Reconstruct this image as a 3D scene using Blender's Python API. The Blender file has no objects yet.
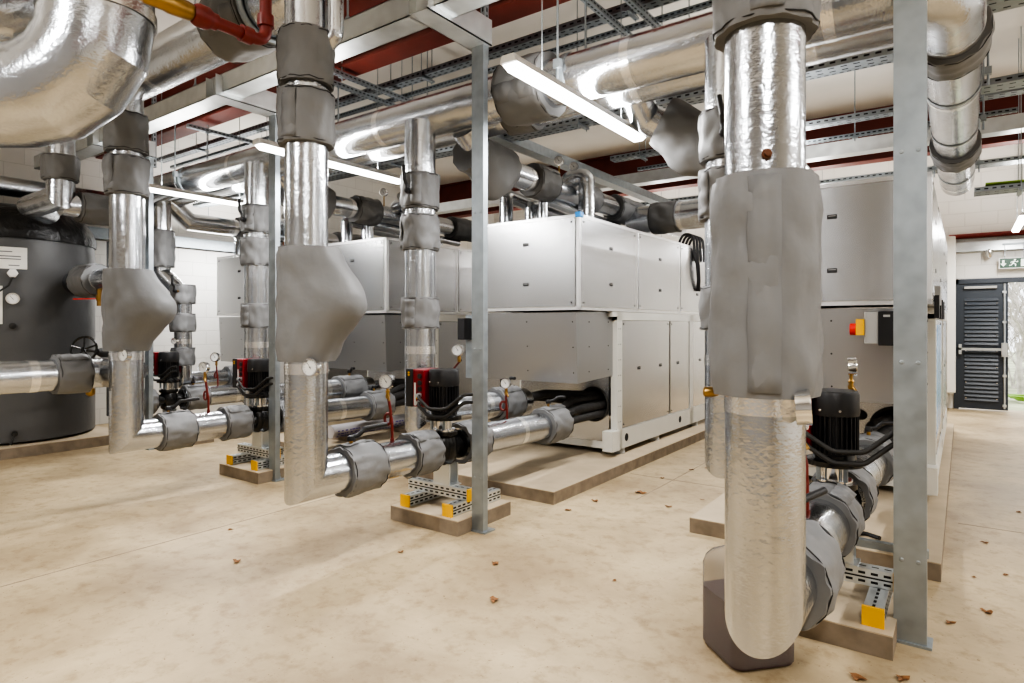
import bpy, math, random
from mathutils import Vector as V, Matrix, noise
random.seed(7)
sc = bpy.context.scene
COL = sc.collection
PI = math.pi
H = 1.45

# ------------------------------------------------------------------ materials
MAT = {}
def mat(name, col, rough=.5, metal=0., bump=None, var=0., vscale=3., emis=None, trans=0., grid=None, alpha=None, coat=0., aniso=None, wear=None):
    m = bpy.data.materials.new(name); m.use_nodes = True
    nt = m.node_tree; b = nt.nodes['Principled BSDF']; L = nt.links.new
    b.inputs['Base Color'].default_value = (*col, 1)
    b.inputs['Roughness'].default_value = rough
    b.inputs['Metallic'].default_value = metal
    if coat: b.inputs['Coat Weight'].default_value = coat
    if trans: b.inputs['Transmission Weight'].default_value = trans
    if emis:
        b.inputs['Emission Color'].default_value = (*emis[0], 1); b.inputs['Emission Strength'].default_value = emis[1]
    tc = nt.nodes.new('ShaderNodeTexCoord'); co = tc.outputs['Object']
    if aniso:
        mp = nt.nodes.new('ShaderNodeMapping'); mp.inputs['Scale'].default_value = aniso; L(co, mp.inputs['Vector']); co2 = mp.outputs['Vector']
    else: co2 = co
    if var:
        n = nt.nodes.new('ShaderNodeTexNoise'); n.inputs['Scale'].default_value = vscale; n.inputs['Detail'].default_value = 1.5 if metal > .4 else 6
        L(co2, n.inputs['Vector'])
        r = nt.nodes.new('ShaderNodeValToRGB'); e = r.color_ramp.elements
        e[0].position = .3; e[1].position = .7
        e[0].color = (*[max(0, c*(1-var)) for c in col], 1); e[1].color = (*[min(1, c*(1+var)) for c in col], 1)
        L(n.outputs['Fac'], r.inputs['Fac']); L(r.outputs['Color'], b.inputs['Base Color'])
        if metal > .4:
            mr = nt.nodes.new('ShaderNodeMapRange'); mr.inputs['To Min'].default_value = rough*.75; mr.inputs['To Max'].default_value = min(1, rough*1.35)
            L(n.outputs['Fac'], mr.inputs['Value']); L(mr.outputs['Result'], b.inputs['Roughness'])
    last = None
    if bump:
        for (kind, scale, strength, dist) in bump:
            if kind == 'noise':
                t = nt.nodes.new('ShaderNodeTexNoise'); t.inputs['Scale'].default_value = scale; t.inputs['Detail'].default_value = 4; out = t.outputs['Fac']
            elif kind == 'crease':
                t = nt.nodes.new('ShaderNodeTexVoronoi'); t.feature = 'DISTANCE_TO_EDGE'; t.inputs['Scale'].default_value = scale; out = t.outputs['Distance']
            elif kind == 'wave':
                t = nt.nodes.new('ShaderNodeTexWave'); t.bands_direction = 'Z'; t.inputs['Scale'].default_value = scale; t.inputs['Distortion'].default_value = 1; out = t.outputs['Fac']
            L(co2, t.inputs['Vector'])
            bp = nt.nodes.new('ShaderNodeBump'); bp.inputs['Strength'].default_value = strength; bp.inputs['Distance'].default_value = dist
            L(out, bp.inputs['Height'])
            if last: L(last, bp.inputs['Normal'])
            last = bp.outputs['Normal']
        L(last, b.inputs['Normal'])
    MAT[name] = m
    return m

mat('foil', (.60, .622, .655), .19, 1, bump=[('noise', 3.6, .35, .03), ('crease', 28, .2, .006), ('noise', 90, .35, .003)], var=.05, vscale=4)
mat('foil_seam', (.9, .9, .9), .22, 1, bump=[('crease', 60, .3, .004)])
mat('jacket', (.20, .203, .208), .55, 0, bump=[('noise', 3.5, .45, .035), ('noise', 90, .1, .002)], var=.03)
mat('jacket_seam', (.2, .2, .2), .7, 0)
mat('drawcord', (.02, .02, .02), .6)
mat('galvanised', (.36, .40, .43), .42, .8, bump=[('noise', 40, .06, .002)], var=.1, vscale=14)
mat('galvanised_bright', (.66, .69, .7), .33, .8, bump=[('noise', 30, .05, .002)], var=.08, vscale=8)
mat('panel', (.62, .625, .635), .27, .96, bump=[('noise', 60, .03, .001)], aniso=(1, 1, .06))
mat('hood_panel', (.50, .505, .515), .30, .95, bump=[('noise', 50, .03, .001)])
mat('extrusion', (.8, .8, .8), .3, .75)
mat('cream', (.72, .71, .66), .45, 0, var=.03)
mat('black_plastic', (.018, .018, .02), .42, 0)
mat('black_gloss', (.012, .012, .012), .25, 0)
mat('rubber', (.025, .024, .023), .55, 0, bump=[('noise', 60, .2, .003)])
mat('hose_foam', (.03, .028, .027), .7, 0, bump=[('noise', 18, .5, .02)])
mat('slot_dark', (.02, .02, .022), .8)
mat('red_paint', (.17, .016, .012), .4, 0, var=.15, vscale=30)
mat('pump_red', (.24, .006, .014), .3, 0)
mat('red_steel', (.15, .026, .017), .55, 0, var=.2, vscale=3)
mat('brass', (.40, .25, .09), .35, 1)
mat('chrome', (.8, .8, .8), .12, 1)
mat('white_plastic', (.8, .8, .79), .4)
mat('dial_white', (.85, .85, .83), .35)
mat('yellow', (.9, .5, .015), .4)
mat('safety_red', (.75, .03, .02), .35)
mat('blue', (.03, .3, .75), .4)
mat('grey_plastic', (.42, .42, .41), .45)
mat('tank_grey', (.105, .107, .11), .45, 0, bump=[('noise', 2.5, .35, .05)], var=.06, vscale=2)
mat('tank_cap', (.012, .012, .013), .35, 0, bump=[('noise', 6, .8, .05)])
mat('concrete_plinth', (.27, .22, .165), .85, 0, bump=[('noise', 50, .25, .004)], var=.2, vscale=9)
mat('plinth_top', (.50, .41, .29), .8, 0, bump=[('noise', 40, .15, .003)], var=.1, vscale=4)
mat('soffit', (.70, .67, .62), .9, 0, var=.06, vscale=1.2, bump=[('noise', 14, .1, .01)])
mat('door_dark', (.045, .055, .07), .45, 0)
mat('leaf', (.22, .10, .035), .7, 0, var=.4, vscale=40)
mat('paper', (.78, .77, .73), .6)
mat('ink', (.12, .12, .14), .6)
mat('ink_purple', (.16, .12, .4), .6)
mat('diffuser', (1, 1, 1), .4, emis=((1, .985, .96), 9.))
mat('sign_green', (.008, .06, .03), .4)
mat('sign_white', (.85, .9, .86), .4, emis=((.8, 1, .85), .4))
mat('can_plastic', (.95, .93, .9), .22, 0, trans=.9); MAT['can_plastic'].node_tree.nodes['Principled BSDF'].inputs['IOR'].default_value = 1.12
mat('can_liquid', (.085, .05, .055), .3)
mat('bark', (.52, .48, .44), .9, var=.3, vscale=8)
mat('grass', (.36, .37, .24), .9, var=.45, vscale=1.2)
mat('cable_black', (.015, .015, .016), .5)
mat('cable_green', (.25, .42, .06), .5)
mat('rust', (.14, .05, .02), .7)
mat('plastic_wrap', (.62, .6, .62), .3, .2)
mat('film_blue', (.25, .45, .75), .25, .3)

def add_grid_lines():
    """fine reinforcing scrim showing through the foil"""
    m = MAT['foil']; nt = m.node_tree; b = nt.nodes['Principled BSDF']; L = nt.links.new
    tc = nt.nodes.new('ShaderNodeTexCoord')
    w = nt.nodes.new('ShaderNodeTexWave'); w.bands_direction = 'Z'; w.inputs['Scale'].default_value = 32
    w.inputs['Distortion'].default_value = .6
    L(tc.outputs['Object'], w.inputs['Vector'])
    bp = nt.nodes.new('ShaderNodeBump'); bp.inputs['Strength'].default_value = .03; bp.inputs['Distance'].default_value = .002
    L(w.outputs['Fac'], bp.inputs['Height'])
    old = b.inputs['Normal'].links[0].from_socket
    L(old, bp.inputs['Normal']); L(bp.outputs['Normal'], b.inputs['Normal'])
add_grid_lines()

def floor_material():
    m = bpy.data.materials.new('floor_concrete'); m.use_nodes = True; nt = m.node_tree; L = nt.links.new
    b = nt.nodes['Principled BSDF']; N = nt.nodes.new
    tc = N('ShaderNodeTexCoord')
    n1 = N('ShaderNodeTexNoise'); n1.inputs['Scale'].default_value = .9; n1.inputs['Detail'].default_value = 10; n1.inputs['Roughness'].default_value = .62; n1.inputs['Distortion'].default_value = .3
    L(tc.outputs['Object'], n1.inputs['Vector'])
    r1 = N('ShaderNodeValToRGB'); e = r1.color_ramp.elements
    e[0].position = .32; e[0].color = (.28, .205, .12, 1); e[1].position = .66; e[1].color = (.575, .465, .30, 1)
    L(n1.outputs['Fac'], r1.inputs['Fac'])
    n2 = N('ShaderNodeTexNoise'); n2.inputs['Scale'].default_value = 9; n2.inputs['Detail'].default_value = 8; n2.inputs['Roughness'].default_value = .7
    L(tc.outputs['Object'], n2.inputs['Vector'])
    r2 = N('ShaderNodeValToRGB'); e = r2.color_ramp.elements
    e[0].position = .32; e[0].color = (.52, .44, .35, 1); e[1].position = .50; e[1].color = (1, 1, 1, 1)
    L(n2.outputs['Fac'], r2.inputs['Fac'])
    mx = N('ShaderNodeMix'); mx.data_type = 'RGBA'; mx.blend_type = 'MULTIPLY'; mx.inputs[0].default_value = .55
    L(r1.outputs['Color'], mx.inputs[6]); L(r2.outputs['Color'], mx.inputs[7])
    # specks
    v = N('ShaderNodeTexNoise'); v.inputs['Scale'].default_value = 55; v.inputs['Detail'].default_value = 3
    L(tc.outputs['Object'], v.inputs['Vector'])
    r3 = N('ShaderNodeValToRGB'); e = r3.color_ramp.elements
    e[0].position = .26; e[0].color = (.42, .34, .26, 1); e[1].position = .31; e[1].color = (1, 1, 1, 1)
    L(v.outputs['Fac'], r3.inputs['Fac'])
    m2 = N('ShaderNodeMix'); m2.data_type = 'RGBA'; m2.blend_type = 'MULTIPLY'; m2.inputs[0].default_value = .8
    L(mx.outputs[2], m2.inputs[6]); L(r3.outputs['Color'], m2.inputs[7])
    L(m2.outputs[2], b.inputs['Base Color'])
    rr = N('ShaderNodeMapRange'); rr.inputs['To Min'].default_value = .38; rr.inputs['To Max'].default_value = .68
    L(n1.outputs['Fac'], rr.inputs['Value']); L(rr.outputs['Result'], b.inputs['Roughness'])
    bp = N('ShaderNodeBump'); bp.inputs['Strength'].default_value = .12; bp.inputs['Distance'].default_value = .004
    L(n2.outputs['Fac'], bp.inputs['Height']); L(bp.outputs['Normal'], b.inputs['Normal'])
    MAT['floor'] = m
floor_material()

def block_wall(name, axis, col):
    m = bpy.data.materials.new(name); m.use_nodes = True; nt = m.node_tree; L = nt.links.new; N = nt.nodes.new
    b = nt.nodes['Principled BSDF']; b.inputs['Roughness'].default_value = .7
    tc = N('ShaderNodeTexCoord'); sp = N('ShaderNodeSeparateXYZ'); cb = N('ShaderNodeCombineXYZ')
    L(tc.outputs['Object'], sp.inputs[0]); L(sp.outputs[axis], cb.inputs[0]); L(sp.outputs[2], cb.inputs[1])
    br = N('ShaderNodeTexBrick'); br.inputs['Scale'].default_value = 1; br.inputs['Brick Width'].default_value = .45; br.inputs['Row Height'].default_value = .225
    br.inputs['Mortar Size'].default_value = .006; br.inputs['Mortar Smooth'].default_value = .4
    br.inputs['Color1'].default_value = (*col, 1); br.inputs['Color2'].default_value = (*[c*.98 for c in col], 1); br.inputs['Mortar'].default_value = (*[c*.86 for c in col], 1)
    L(cb.outputs[0], br.inputs['Vector']); L(br.outputs['Color'], b.inputs['Base Color'])
    bp = N('ShaderNodeBump'); bp.invert = True; bp.inputs['Strength'].default_value = .5; bp.inputs['Distance'].default_value = .01
    L(br.outputs['Fac'], bp.inputs['Height']); L(bp.outputs['Normal'], b.inputs['Normal'])
    MAT[name] = m
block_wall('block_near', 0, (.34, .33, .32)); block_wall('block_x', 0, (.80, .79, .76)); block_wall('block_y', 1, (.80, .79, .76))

# ------------------------------------------------------------------ mesh builder
def perp(d):
    d = V(d).normalized(); a = V((0, 0, 1)) if abs(d.z) < .9 else V((0, 1, 0))
    u = d.cross(a).normalized(); return u, u.cross(d).normalized()

class MB:
    def __init__(s): s.v = []; s.f = []; s.m = []; s.sm = []; s.cuts = []
    def cut(s): s.cuts.append((len(s.v), len(s.f))); return s
    def add(s, vs, fs, m=0, smooth=False):
        b = len(s.v); s.v += [V(x) for x in vs]
        for f in fs: s.f.append([b+i for i in f]); s.m.append(m); s.sm.append(smooth)
        return s
    def box(s, a, b, m=0):
        x0, y0, z0 = [min(a[i], b[i]) for i in range(3)]; x1, y1, z1 = [max(a[i], b[i]) for i in range(3)]
        return s.add([(x0,y0,z0),(x1,y0,z0),(x1,y1,z0),(x0,y1,z0),(x0,y0,z1),(x1,y0,z1),(x1,y1,z1),(x0,y1,z1)],
              [(0,3,2,1),(4,5,6,7),(0,1,5,4),(1,2,6,5),(2,3,7,6),(3,0,4,7)], m)
    def cbox(s, c, sz, m=0, rz=0.):
        c = V(c); R = Matrix.Rotation(rz, 3, 'Z'); h = [k/2 for k in sz]; vs = []
        for z in (-1, 1):
            for x, y in ((-1,-1),(1,-1),(1,1),(-1,1)): vs.append(c+R@V((x*h[0], y*h[1], z*h[2])))
        return s.add(vs, [(0,3,2,1),(4,5,6,7),(0,1,5,4),(1,2,6,5),(2,3,7,6),(3,0,4,7)], m)
    def obox(s, p0, p1, w, h, up=(0,0,1), m=0):
        p0, p1 = V(p0), V(p1); d = (p1-p0).normalized(); up = V(up); sd = d.cross(up).normalized(); up = sd.cross(d)
        vs = []
        for p in (p0, p1):
            for a, b in ((-1,-1),(1,-1),(1,1),(-1,1)): vs.append(p+sd*a*w/2+up*b*h/2)
        return s.add(vs, [(0,1,2,3),(7,6,5,4),(0,4,5,1),(1,5,6,2),(2,6,7,3),(3,7,4,0)], m)
    def quad(s, c, u, v, m=0):
        c, u, v = V(c), V(u), V(v)
        return s.add([c-u-v, c+u-v, c+u+v, c-u+v], [(0,1,2,3)], m)
    def tube(s, pts, r, n=20, caps=True, m=0, smooth=True):
        pts = [V(p) for p in pts]; R = r if isinstance(r, (list, tuple)) else [r]*len(pts)
        t = [(pts[i+1]-pts[i]).normalized() for i in range(len(pts)-1)]
        u, w = perp(t[0]); rings = []
        for i, p in enumerate(pts):
            ti = t[max(0, i-1)]; to = t[min(i, len(t)-1)]
            if i > 0 and i < len(pts)-1:
                nrm = (ti+to).normalized()
                ring = []
                for k in range(n):
                    a = 2*PI*k/n; d = (u*math.cos(a)+w*math.sin(a))*R[i]
                    ring.append(p+d-ti*(d.dot(nrm)/max(.2, ti.dot(nrm))))
                q = ti.rotation_difference(to); u = q@u; w = q@w
            else: ring = [p+(u*math.cos(2*PI*k/n)+w*math.sin(2*PI*k/n))*R[i] for k in range(n)]
            rings.append(ring)
        vs = [x for r_ in rings for x in r_]; fs = []
        for i in range(len(pts)-1):
            for k in range(n): fs.append((i*n+k, i*n+(k+1) % n, (i+1)*n+(k+1) % n, (i+1)*n+k))
        s.add(vs, fs, m, smooth)
        if caps:
            s.add(rings[0], [list(range(n))[::-1]], m); s.add(rings[-1], [list(range(n))], m)
        return s
    def lathe(s, o, d, prof, n=24, m=0, caps=True, rf=None, smooth=True):
        """prof: list of (distance along d, radius)"""
        o, d = V(o), V(d).normalized(); u, w = perp(d); vs = []
        for j, (t, r) in enumerate(prof):
            for k in range(n):
                a = 2*PI*k/n; rr = rf(t, a, r, u, w) if rf else r
                vs.append(o+d*t+(u*math.cos(a)+w*math.sin(a))*rr)
        fs = [(j*n+k, j*n+(k+1) % n, (j+1)*n+(k+1) % n, (j+1)*n+k) for j in range(len(prof)-1) for k in range(n)]
        s.add(vs, fs, m, smooth)
        if caps: s.add(vs[:n], [list(range(n))[::-1]], m); s.add(vs[-n:], [list(range(n))], m)
        return s
    def cyl(s, p0, p1, r, n=16, m=0, smooth=True): return s.tube([p0, p1], r, n, True, m, smooth)
    def torus(s, c, d, R, r, n=28, k=8, m=0):
        c = V(c); u, w = perp(d); d = V(d).normalized(); vs = []
        for i in range(n):
            a = 2*PI*i/n; e = u*math.cos(a)+w*math.sin(a)
            for j in range(k):
                b = 2*PI*j/k; vs.append(c+e*(R+r*math.cos(b))+d*r*math.sin(b))
        return s.add(vs, [(i*k+j, ((i+1) % n)*k+j, ((i+1) % n)*k+(j+1) % k, i*k+(j+1) % k) for i in range(n) for j in range(k)], m, True)
    def build(s, name, mats, root=None, parent=None, bevel=0, sharp=38):
        if isinstance(mats, str): mats = [mats]
        if len(s.cuts) > 1:      # one object per marked piece
            s.cut(); last = None
            for (v0, f0), (v1, f1) in zip(s.cuts[:-1], s.cuts[1:]):
                if f1 == f0: continue
                q = MB(); q.v = s.v[v0:v1]; q.f = [[i-v0 for i in f] for f in s.f[f0:f1]]; q.m = s.m[f0:f1]; q.sm = s.sm[f0:f1]
                last = q.build(name, mats, root, parent, bevel)
            return last
        if root is not None: o0 = V(root['_loc'])
        else:
            xs = [p.x for p in s.v]; ys = [p.y for p in s.v]; zs = [p.z for p in s.v]
            o0 = V(((min(xs)+max(xs))/2, (min(ys)+max(ys))/2, min(zs)))
        me = bpy.data.meshes.new(name)
        me.from_pydata([tuple(p-o0) for p in s.v], [], s.f)
        for q in mats: me.materials.append(MAT[q])
        me.polygons.foreach_set('material_index', s.m); me.polygons.foreach_set('use_smooth', [bool(x) for x in s.sm])
        me.update()
        if any(s.sm): me.set_sharp_from_angle(angle=math.radians(sharp))
        o = bpy.data.objects.new(name, me); COL.objects.link(o)
        if root is not None: o.parent = parent if parent is not None else root
        else: o.location = o0
        if bevel:
            b = o.modifiers.new('bevel', 'BEVEL'); b.width = bevel; b.segments = 2; b.limit_method = 'ANGLE'
        return o

def tag(o, label, cat, group=None, kind=None):
    o['label'] = label; o['category'] = cat
    if group: o['group'] = group
    if kind: o['kind'] = kind
    return o
ROOTS = []
def thing(name, label, cat, loc, group=None):
    o = bpy.data.objects.new(name, None); COL.objects.link(o); o.location = loc; o['_loc'] = list(loc); o.empty_display_size = .1
    ROOTS.append(o)
    return tag(o, label, cat, group)
def struct(name, mb, mats):
    o = mb.build(name, mats); o['kind'] = 'structure'; return o
def copy_tree(o, off=(0,0,0), label=None, parent=None):
    c = o.copy(); COL.objects.link(c)
    if parent is not None: c.parent = parent
    else:
        c.location = V(o.location)+V(off)
        if '_loc' in o.keys(): c['_loc'] = list(c.location); ROOTS.append(c)
        if label: c['label'] = label
    for ch in [k for k in o.children if k != c]: copy_tree(ch, parent=c)
    return c

def fillet(pts, rad, seg=5):
    pts = [V(p) for p in pts]; out = [pts[0]]
    for i in range(1, len(pts)-1):
        a, b, c = pts[i-1], pts[i], pts[i+1]; d0 = (a-b).normalized(); d1 = (c-b).normalized()
        ang = d0.angle(d1)
        if rad <= 0 or ang > PI-.02: out.append(b); continue
        t = min(rad/math.tan(ang/2), (a-b).length*.49, (c-b).length*.49)
        r_ = t*math.tan(ang/2); cen = b+(d0+d1).normalized()*(r_/math.sin(ang/2))
        s0 = (b+d0*t-cen).normalized(); s1 = (b+d1*t-cen).normalized()
        for k in range(seg+1): out.append(cen+s0.slerp(s1, k/seg)*r_)
    out.append(pts[-1]); return out

# ------------------------------------------------------------------ pipe fittings
def pipe_part(root, pts, r, rad=0., seg=4, name='foil_pipe', m='foil', n=32, seams=True):
    p = fillet(pts, rad, seg) if rad else [V(q) for q in pts]
    o = MB().tube(p, r, n).build(name, m, root, sharp=15)
    if seams:
        s = MB().cut(); any_ = False
        for i in range(len(pts)-1):
            a, b = V(pts[i]), V(pts[i+1]); L = (b-a).length
            k = int(L/1.05); d = (b-a).normalized()
            for j in range(k):
                t = (j+.55)*L/max(k, 1)
                if t > rad+.2 and t < L-rad-.1: s.lathe(a+d*(t-.03), d, [(0, r-.002), (.0, r+.0022), (.06, r+.0022), (.06, r-.002)], 32, caps=False); any_ = True; s.cut()
        if any_: s.build('tape_seam', 'foil_seam', root, o)
    return o

def jacket(root, p0, p1, R, r, seed=0, bulge=None, seam=None, cord=True, offset=(0,0,0), ends=(1, 1), name='insulation_jacket'):
    """lagging jacket with gathered ends round a pipe of radius r, from p0 to p1"""
    p0, p1 = V(p0)+V(offset), V(p1)+V(offset); L = (p1-p0).length; d = (p1-p0).normalized(); ns = 18; prof = []
    for j in range(ns+1):
        t = j/ns; e0 = min(1, t*L/.045); e1 = min(1, (1-t)*L/.045)
        k = 1.
        if ends[0]: k = min(k, .80+.20*math.sin(e0*PI/2)) if e0 < 1 else k
        if ends[1]: k = min(k, .80+.20*math.sin(e1*PI/2)) if e1 < 1 else k
        prof.append((t*L, r+(R-r)*(k if k > .81 or True else k)))
    def rf(t, a, rr, u, w):
        if rr < r: return rr
        s_ = t/L; ed = min(t, L-t)
        x = rr*(1+.035*noise.noise(V((math.cos(a)*1.6+seed*3.1, math.sin(a)*1.6, s_*L*5))) )
        x += .014*noise.noise(V((math.cos(a)*3+seed, math.sin(a)*3, s_*L*11)))+.003*noise.noise(V((math.cos(a)*6-seed, math.sin(a)*6, s_*L*20+4)))
        if ed < .05: x += .004*math.sin(a*11+seed)*(1-ed/.05)
        if bulge:
            bd, reach, pk, wd = bulge; dirv = u*math.cos(a)+w*math.sin(a); c = dirv.dot(V(bd).normalized())
            g = math.exp(-((s_-pk)/wd)**2) if s_ < pk else math.exp(-((s_-pk)/(wd*1.25))**2)
            if c > 0: x += (reach-rr)*(c**2.6)*g
        return max(x, r+.004)
    prof = [(.002, .001 if bulge else r*.99)]+prof+[(L-.002, .001 if bulge else r*.99)]
    mb = MB().lathe(p0, d, prof, 56, caps=False, rf=rf)
    o = mb.build(name, 'jacket', root)
    if cord and not bulge:
        c = MB().cut(); rc = r+(R-r)*.86
        for q, sg in ((p0+d*.012, 1), (p1-d*.012, -1)):
            pts = []
            u, w = perp(d)
            for k in range(37):
                a = 2*PI*k/36; rr = rc+.003*math.sin(a*11+seed)+.001
                pts.append(q+(u*math.cos(a)+w*math.sin(a))*rr+d*.004*math.sin(a*9))
            c.tube(pts, .0028, 6, False).cut()
        c.build('drawcord', 'drawcord', root, o)
    if seam is not None:
        sd = V(seam); sd = (sd-d*sd.dot(d)).normalized(); s = MB()
        tng = d.cross(sd)
        N_ = 12; vs = []
        for j in range(N_+1):
            t = .02+(L-.04)*j/N_; k0 = R*(1+.03*math.sin(j*1.3+seed))+.004
            for aa in (-.28, 0, .28):
                vs.append(p0+d*t+(sd*math.cos(aa)+tng*math.sin(aa))*(k0+(.004 if aa == 0 else .003)))
        fs = []
        for j in range(N_):
            for q in (0, 1): fs.append((j*3+q, j*3+q+1, (j+1)*3+q+1, (j+1)*3+q))
        s.add(vs, fs, 0, True); f_ = s.build('seam_flap', 'jacket', root, o)
        sm = f_.modifiers.new('thick', 'SOLIDIFY'); sm.thickness = .006
    return o

def gauge(root, c, nrm, R=.05, stem=None, parent=None):
    c, nrm = V(c), V(nrm).normalized()
    g = MB().lathe(c-nrm*.02, nrm, [(0, R*.55), (.003, R*.96), (.035, R*.98), (.040, R), (.046, R), (.046, R*.86), (.040, R*.84)], 28, caps=False)
    g.lathe(c-nrm*.02, nrm, [(0, R*.55), (.001, .001)], 28, caps=False)
    o = g.build('pressure_gauge', 'chrome', root, parent)
    u, w = perp(nrm); d = MB(); f = c+nrm*.018
    d.lathe(f, nrm, [(0, .001), (.0005, R*.86)], 28, caps=False)
    for k in range(13):
        a = math.radians(-135+k*22.5); e = w*math.cos(a)+u*math.sin(a); t = nrm.cross(e)
        d.quad(f+nrm*.0018+e*R*.70, e*R*.08, t*R*.018, 1)
    e = (w*.8+u*.6).normalized(); d.quad(f+nrm*.0022+e*R*.18, e*R*.42, nrm.cross(e)*R*.03, 1)
    d.lathe(f, nrm, [(0, R*.08), (.004, R*.08)], 10, m=1)
    d.build('dial', ['dial_white', 'ink'], root, o)
    if stem is not None:
        MB().cyl(c-V((0,0,R*.9)), stem, R*.18, 10).build('gauge_stem', 'brass', root, o)
    return o

def lever(root, c, ax, d, L=.17, parent=None):
    """quarter-turn valve handle: stem along ax from c, lever toward d"""
    c, ax, d = V(c), V(ax).normalized(), V(d).normalized()
    k = MB().tube(fillet([c+ax*.05, c+ax*.055+d*.05, c+ax*.09+d*.09, c+ax*.09+d*L], .02, 3), [.011]*2+[.011]*4+[.012]*5 if False else .0145, 10)
    k.lathe(c+ax*.03, ax, [(0, .024), (.012, .026), (.03, .02), (.035, .008)], 14)
    o = k.build('valve_lever', 'black_plastic', root, parent)
    MB().cyl(c-ax*.02, c+ax*.035, .013, 10).build('valve_stem', 'brass', root, o)
    return o

def siphon(root, base, top):
    """red coiled gauge pipe standing on the main"""
    base, top = V(base), V(top); zc = base.z+(top.z-base.z)*.48; R = .032; pts = [base, V((base.x, base.y, zc-.05))]
    for k in range(15):
        a = -PI/2+2*PI*k/14
        pts.append(V((base.x-R+R*math.cos(a+PI/2)*1.0, base.y-.008*k/14-.004, zc+R*math.sin(a+PI/2)*1.15)))
    pts += [V((base.x, base.y-.014, zc+.06)), top]
    o = MB().tube(pts, .0095, 10).build('siphon_pipe', 'red_paint', root)
    m = MB().lathe(top-V((0,0,.02)), (0,0,1), [(0, .013), (.02, .017), (.035, .012), (.05, .016), (.06, .010)], 12); m.cyl(top+V((0,0,.01)), top+V((.035,-.02,-.03)), .007, 8)
    m.build('gauge_cock', 'brass', root, o)
    return o

# ------------------------------------------------------------------ room shell
XL, XR, YN, YF, ZC = -10.2, 4.4, -3.4, 13.27, 4.62
fl = MB().box((XL-.2, YN-.2, -.12), (XR+.2, YF+.3, 0)); struct('floor', fl, 'floor')
j = MB().box((XL, 5.60, -.003), (-4.16, 5.609, .0012)).box((-2.63, 5.60, -.003), (-1.55, 5.609, .0012)).box((-.03, 5.60, -.003), (XR, 5.609, .0012)).box((-4.32, YN, -.003), (-4.312, 4.2, .0012))
j.box((-2.2, 4.8, -.003), (-2.194, 12, .0012)).box((.9, YN, -.003), (.907, YF, .0012))
struct('trim_1', j, 'concrete_plinth')
struct('ceiling', MB().box((XL-.2, YN-.2, ZC), (XR+.2, YF+.25, ZC+.15)), 'soffit')
struct('wall_left', MB().box((XL-.2, YN-.2, 0), (XL, YF+.25, ZC)), 'block_y')
struct('wall_right', MB().box((XR, YN-.2, 0), (XR+.2, YF+.25, ZC)), 'block_y')
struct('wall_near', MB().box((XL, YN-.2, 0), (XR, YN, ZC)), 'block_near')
DX0, DX1, DX2, DZ = -.13, .61, 1.45, 2.24
bw = MB().box((XL, YF, 0), (DX0, YF+.25, ZC)).box((DX0, YF, DZ), (DX2, YF+.25, ZC)).box((DX2, YF, 0), (XR, YF+.25, ZC))
struct('wall_back', bw, 'block_x')
# dark frame and louvred door leaf
t = MB().box((DX0, YF-.03, 0), (DX0+.07, YF+.1, DZ)).box((DX2-.07, YF-.03, 0), (DX2, YF+.1, DZ)).box((DX0, YF-.03, DZ-.08), (DX2, YF+.1, DZ))
struct('trim_2', t, 'door_dark')
d = MB().box((DX0+.07, YF+.0, .02), (DX1, YF+.05, DZ-.08))
leafm = d.build('door_1', 'door_dark'); leafm['kind'] = 'structure'; leafm['_loc'] = list(leafm.location)
lv = MB()
for k in range(26):
    z = .16+k*.068
    if abs(z-1.04) < .05: continue
    lv.add([(DX0+.15, YF-.03, z), (DX1-.13, YF-.03, z), (DX1-.13, YF-.001, z+.05), (DX0+.15, YF-.001, z+.05), (DX0+.15, YF-.001, z), (DX1-.13, YF-.001, z)], [(0,1,2,3), (0,4,5,1)])
lv.build('louvre', 'door_dark', leafm)
sc_ = MB().cut()
for z in [.2+.27*i for i in range(8)]:
    for x in (DX0+.17, DX1-.15): sc_.lathe((x, YF-.034, z), (0,-1,0), [(0, .012), (.006, .009)], 8).cut()
sc_.build('louvre_screw', 'chrome', leafm)
MB().box((DX0+.07, YF-.09, 1.02), (DX1-.02, YF-.06, 1.06)).box((DX0+.07, YF-.09, .95), (DX0+.11, YF, 1.12)).box((DX1-.09, YF-.1, .92), (DX1-.01, YF, 1.15)).build('panic_bar', 'galvanised_bright', leafm)
rod = MB().cyl((DX1-.05, YF-.05, .05), (DX1-.05, YF-.05, DZ-.1), .012, 8)
for z in (.1, .6, 1.5, 2.0): rod.cbox((DX1-.05, YF-.04, z), (.05, .06, .04))
rod.build('shoot_bolt', 'galvanised_bright', leafm)
MB().box((DX0+.15, YF-.06, DZ-.17), (DX1-.15, YF-.0, DZ-.13)).build('door_closer', 'grey_plastic', leafm)
# outside
g = MB().box((-8, YF+.3, -.15), (14, YF+30, -.02)); gr = g.build('grass_ground', 'grass'); gr['kind'] = 'structure'
tr = thing('bare_tree', 'pale bare branching tree outside beyond the open doorway', 'tree', (1.0, YF+3.6, -.02))
def branch(mb, p, d, L, r, dep):
    q = p+d*L; mb.tube([p, (p+q)/2+V((random.uniform(-1,1), random.uniform(-1,1), 0))*L*.05, q], [r, r*.85, r*.65], 7)
    if dep:
        for _ in range(3):
            nd = (d+V((random.uniform(-.8,.8), random.uniform(-.6,.6), random.uniform(-.2,.6)))).normalized()
            branch(mb, p+d*L*random.uniform(.5, 1), nd, L*random.uniform(.55,.8), r*.6, dep-1)
mb = MB(); branch(mb, V((1.0, YF+3.6, -.02)), V((-.05, 0, 1)), 1.1, .07, 5); mb.build('trunk', 'bark', tr)
tr = thing('bare_tree', 'slim bare tree further back outside the doorway', 'tree', (1.5, YF+7, -.02))
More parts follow.
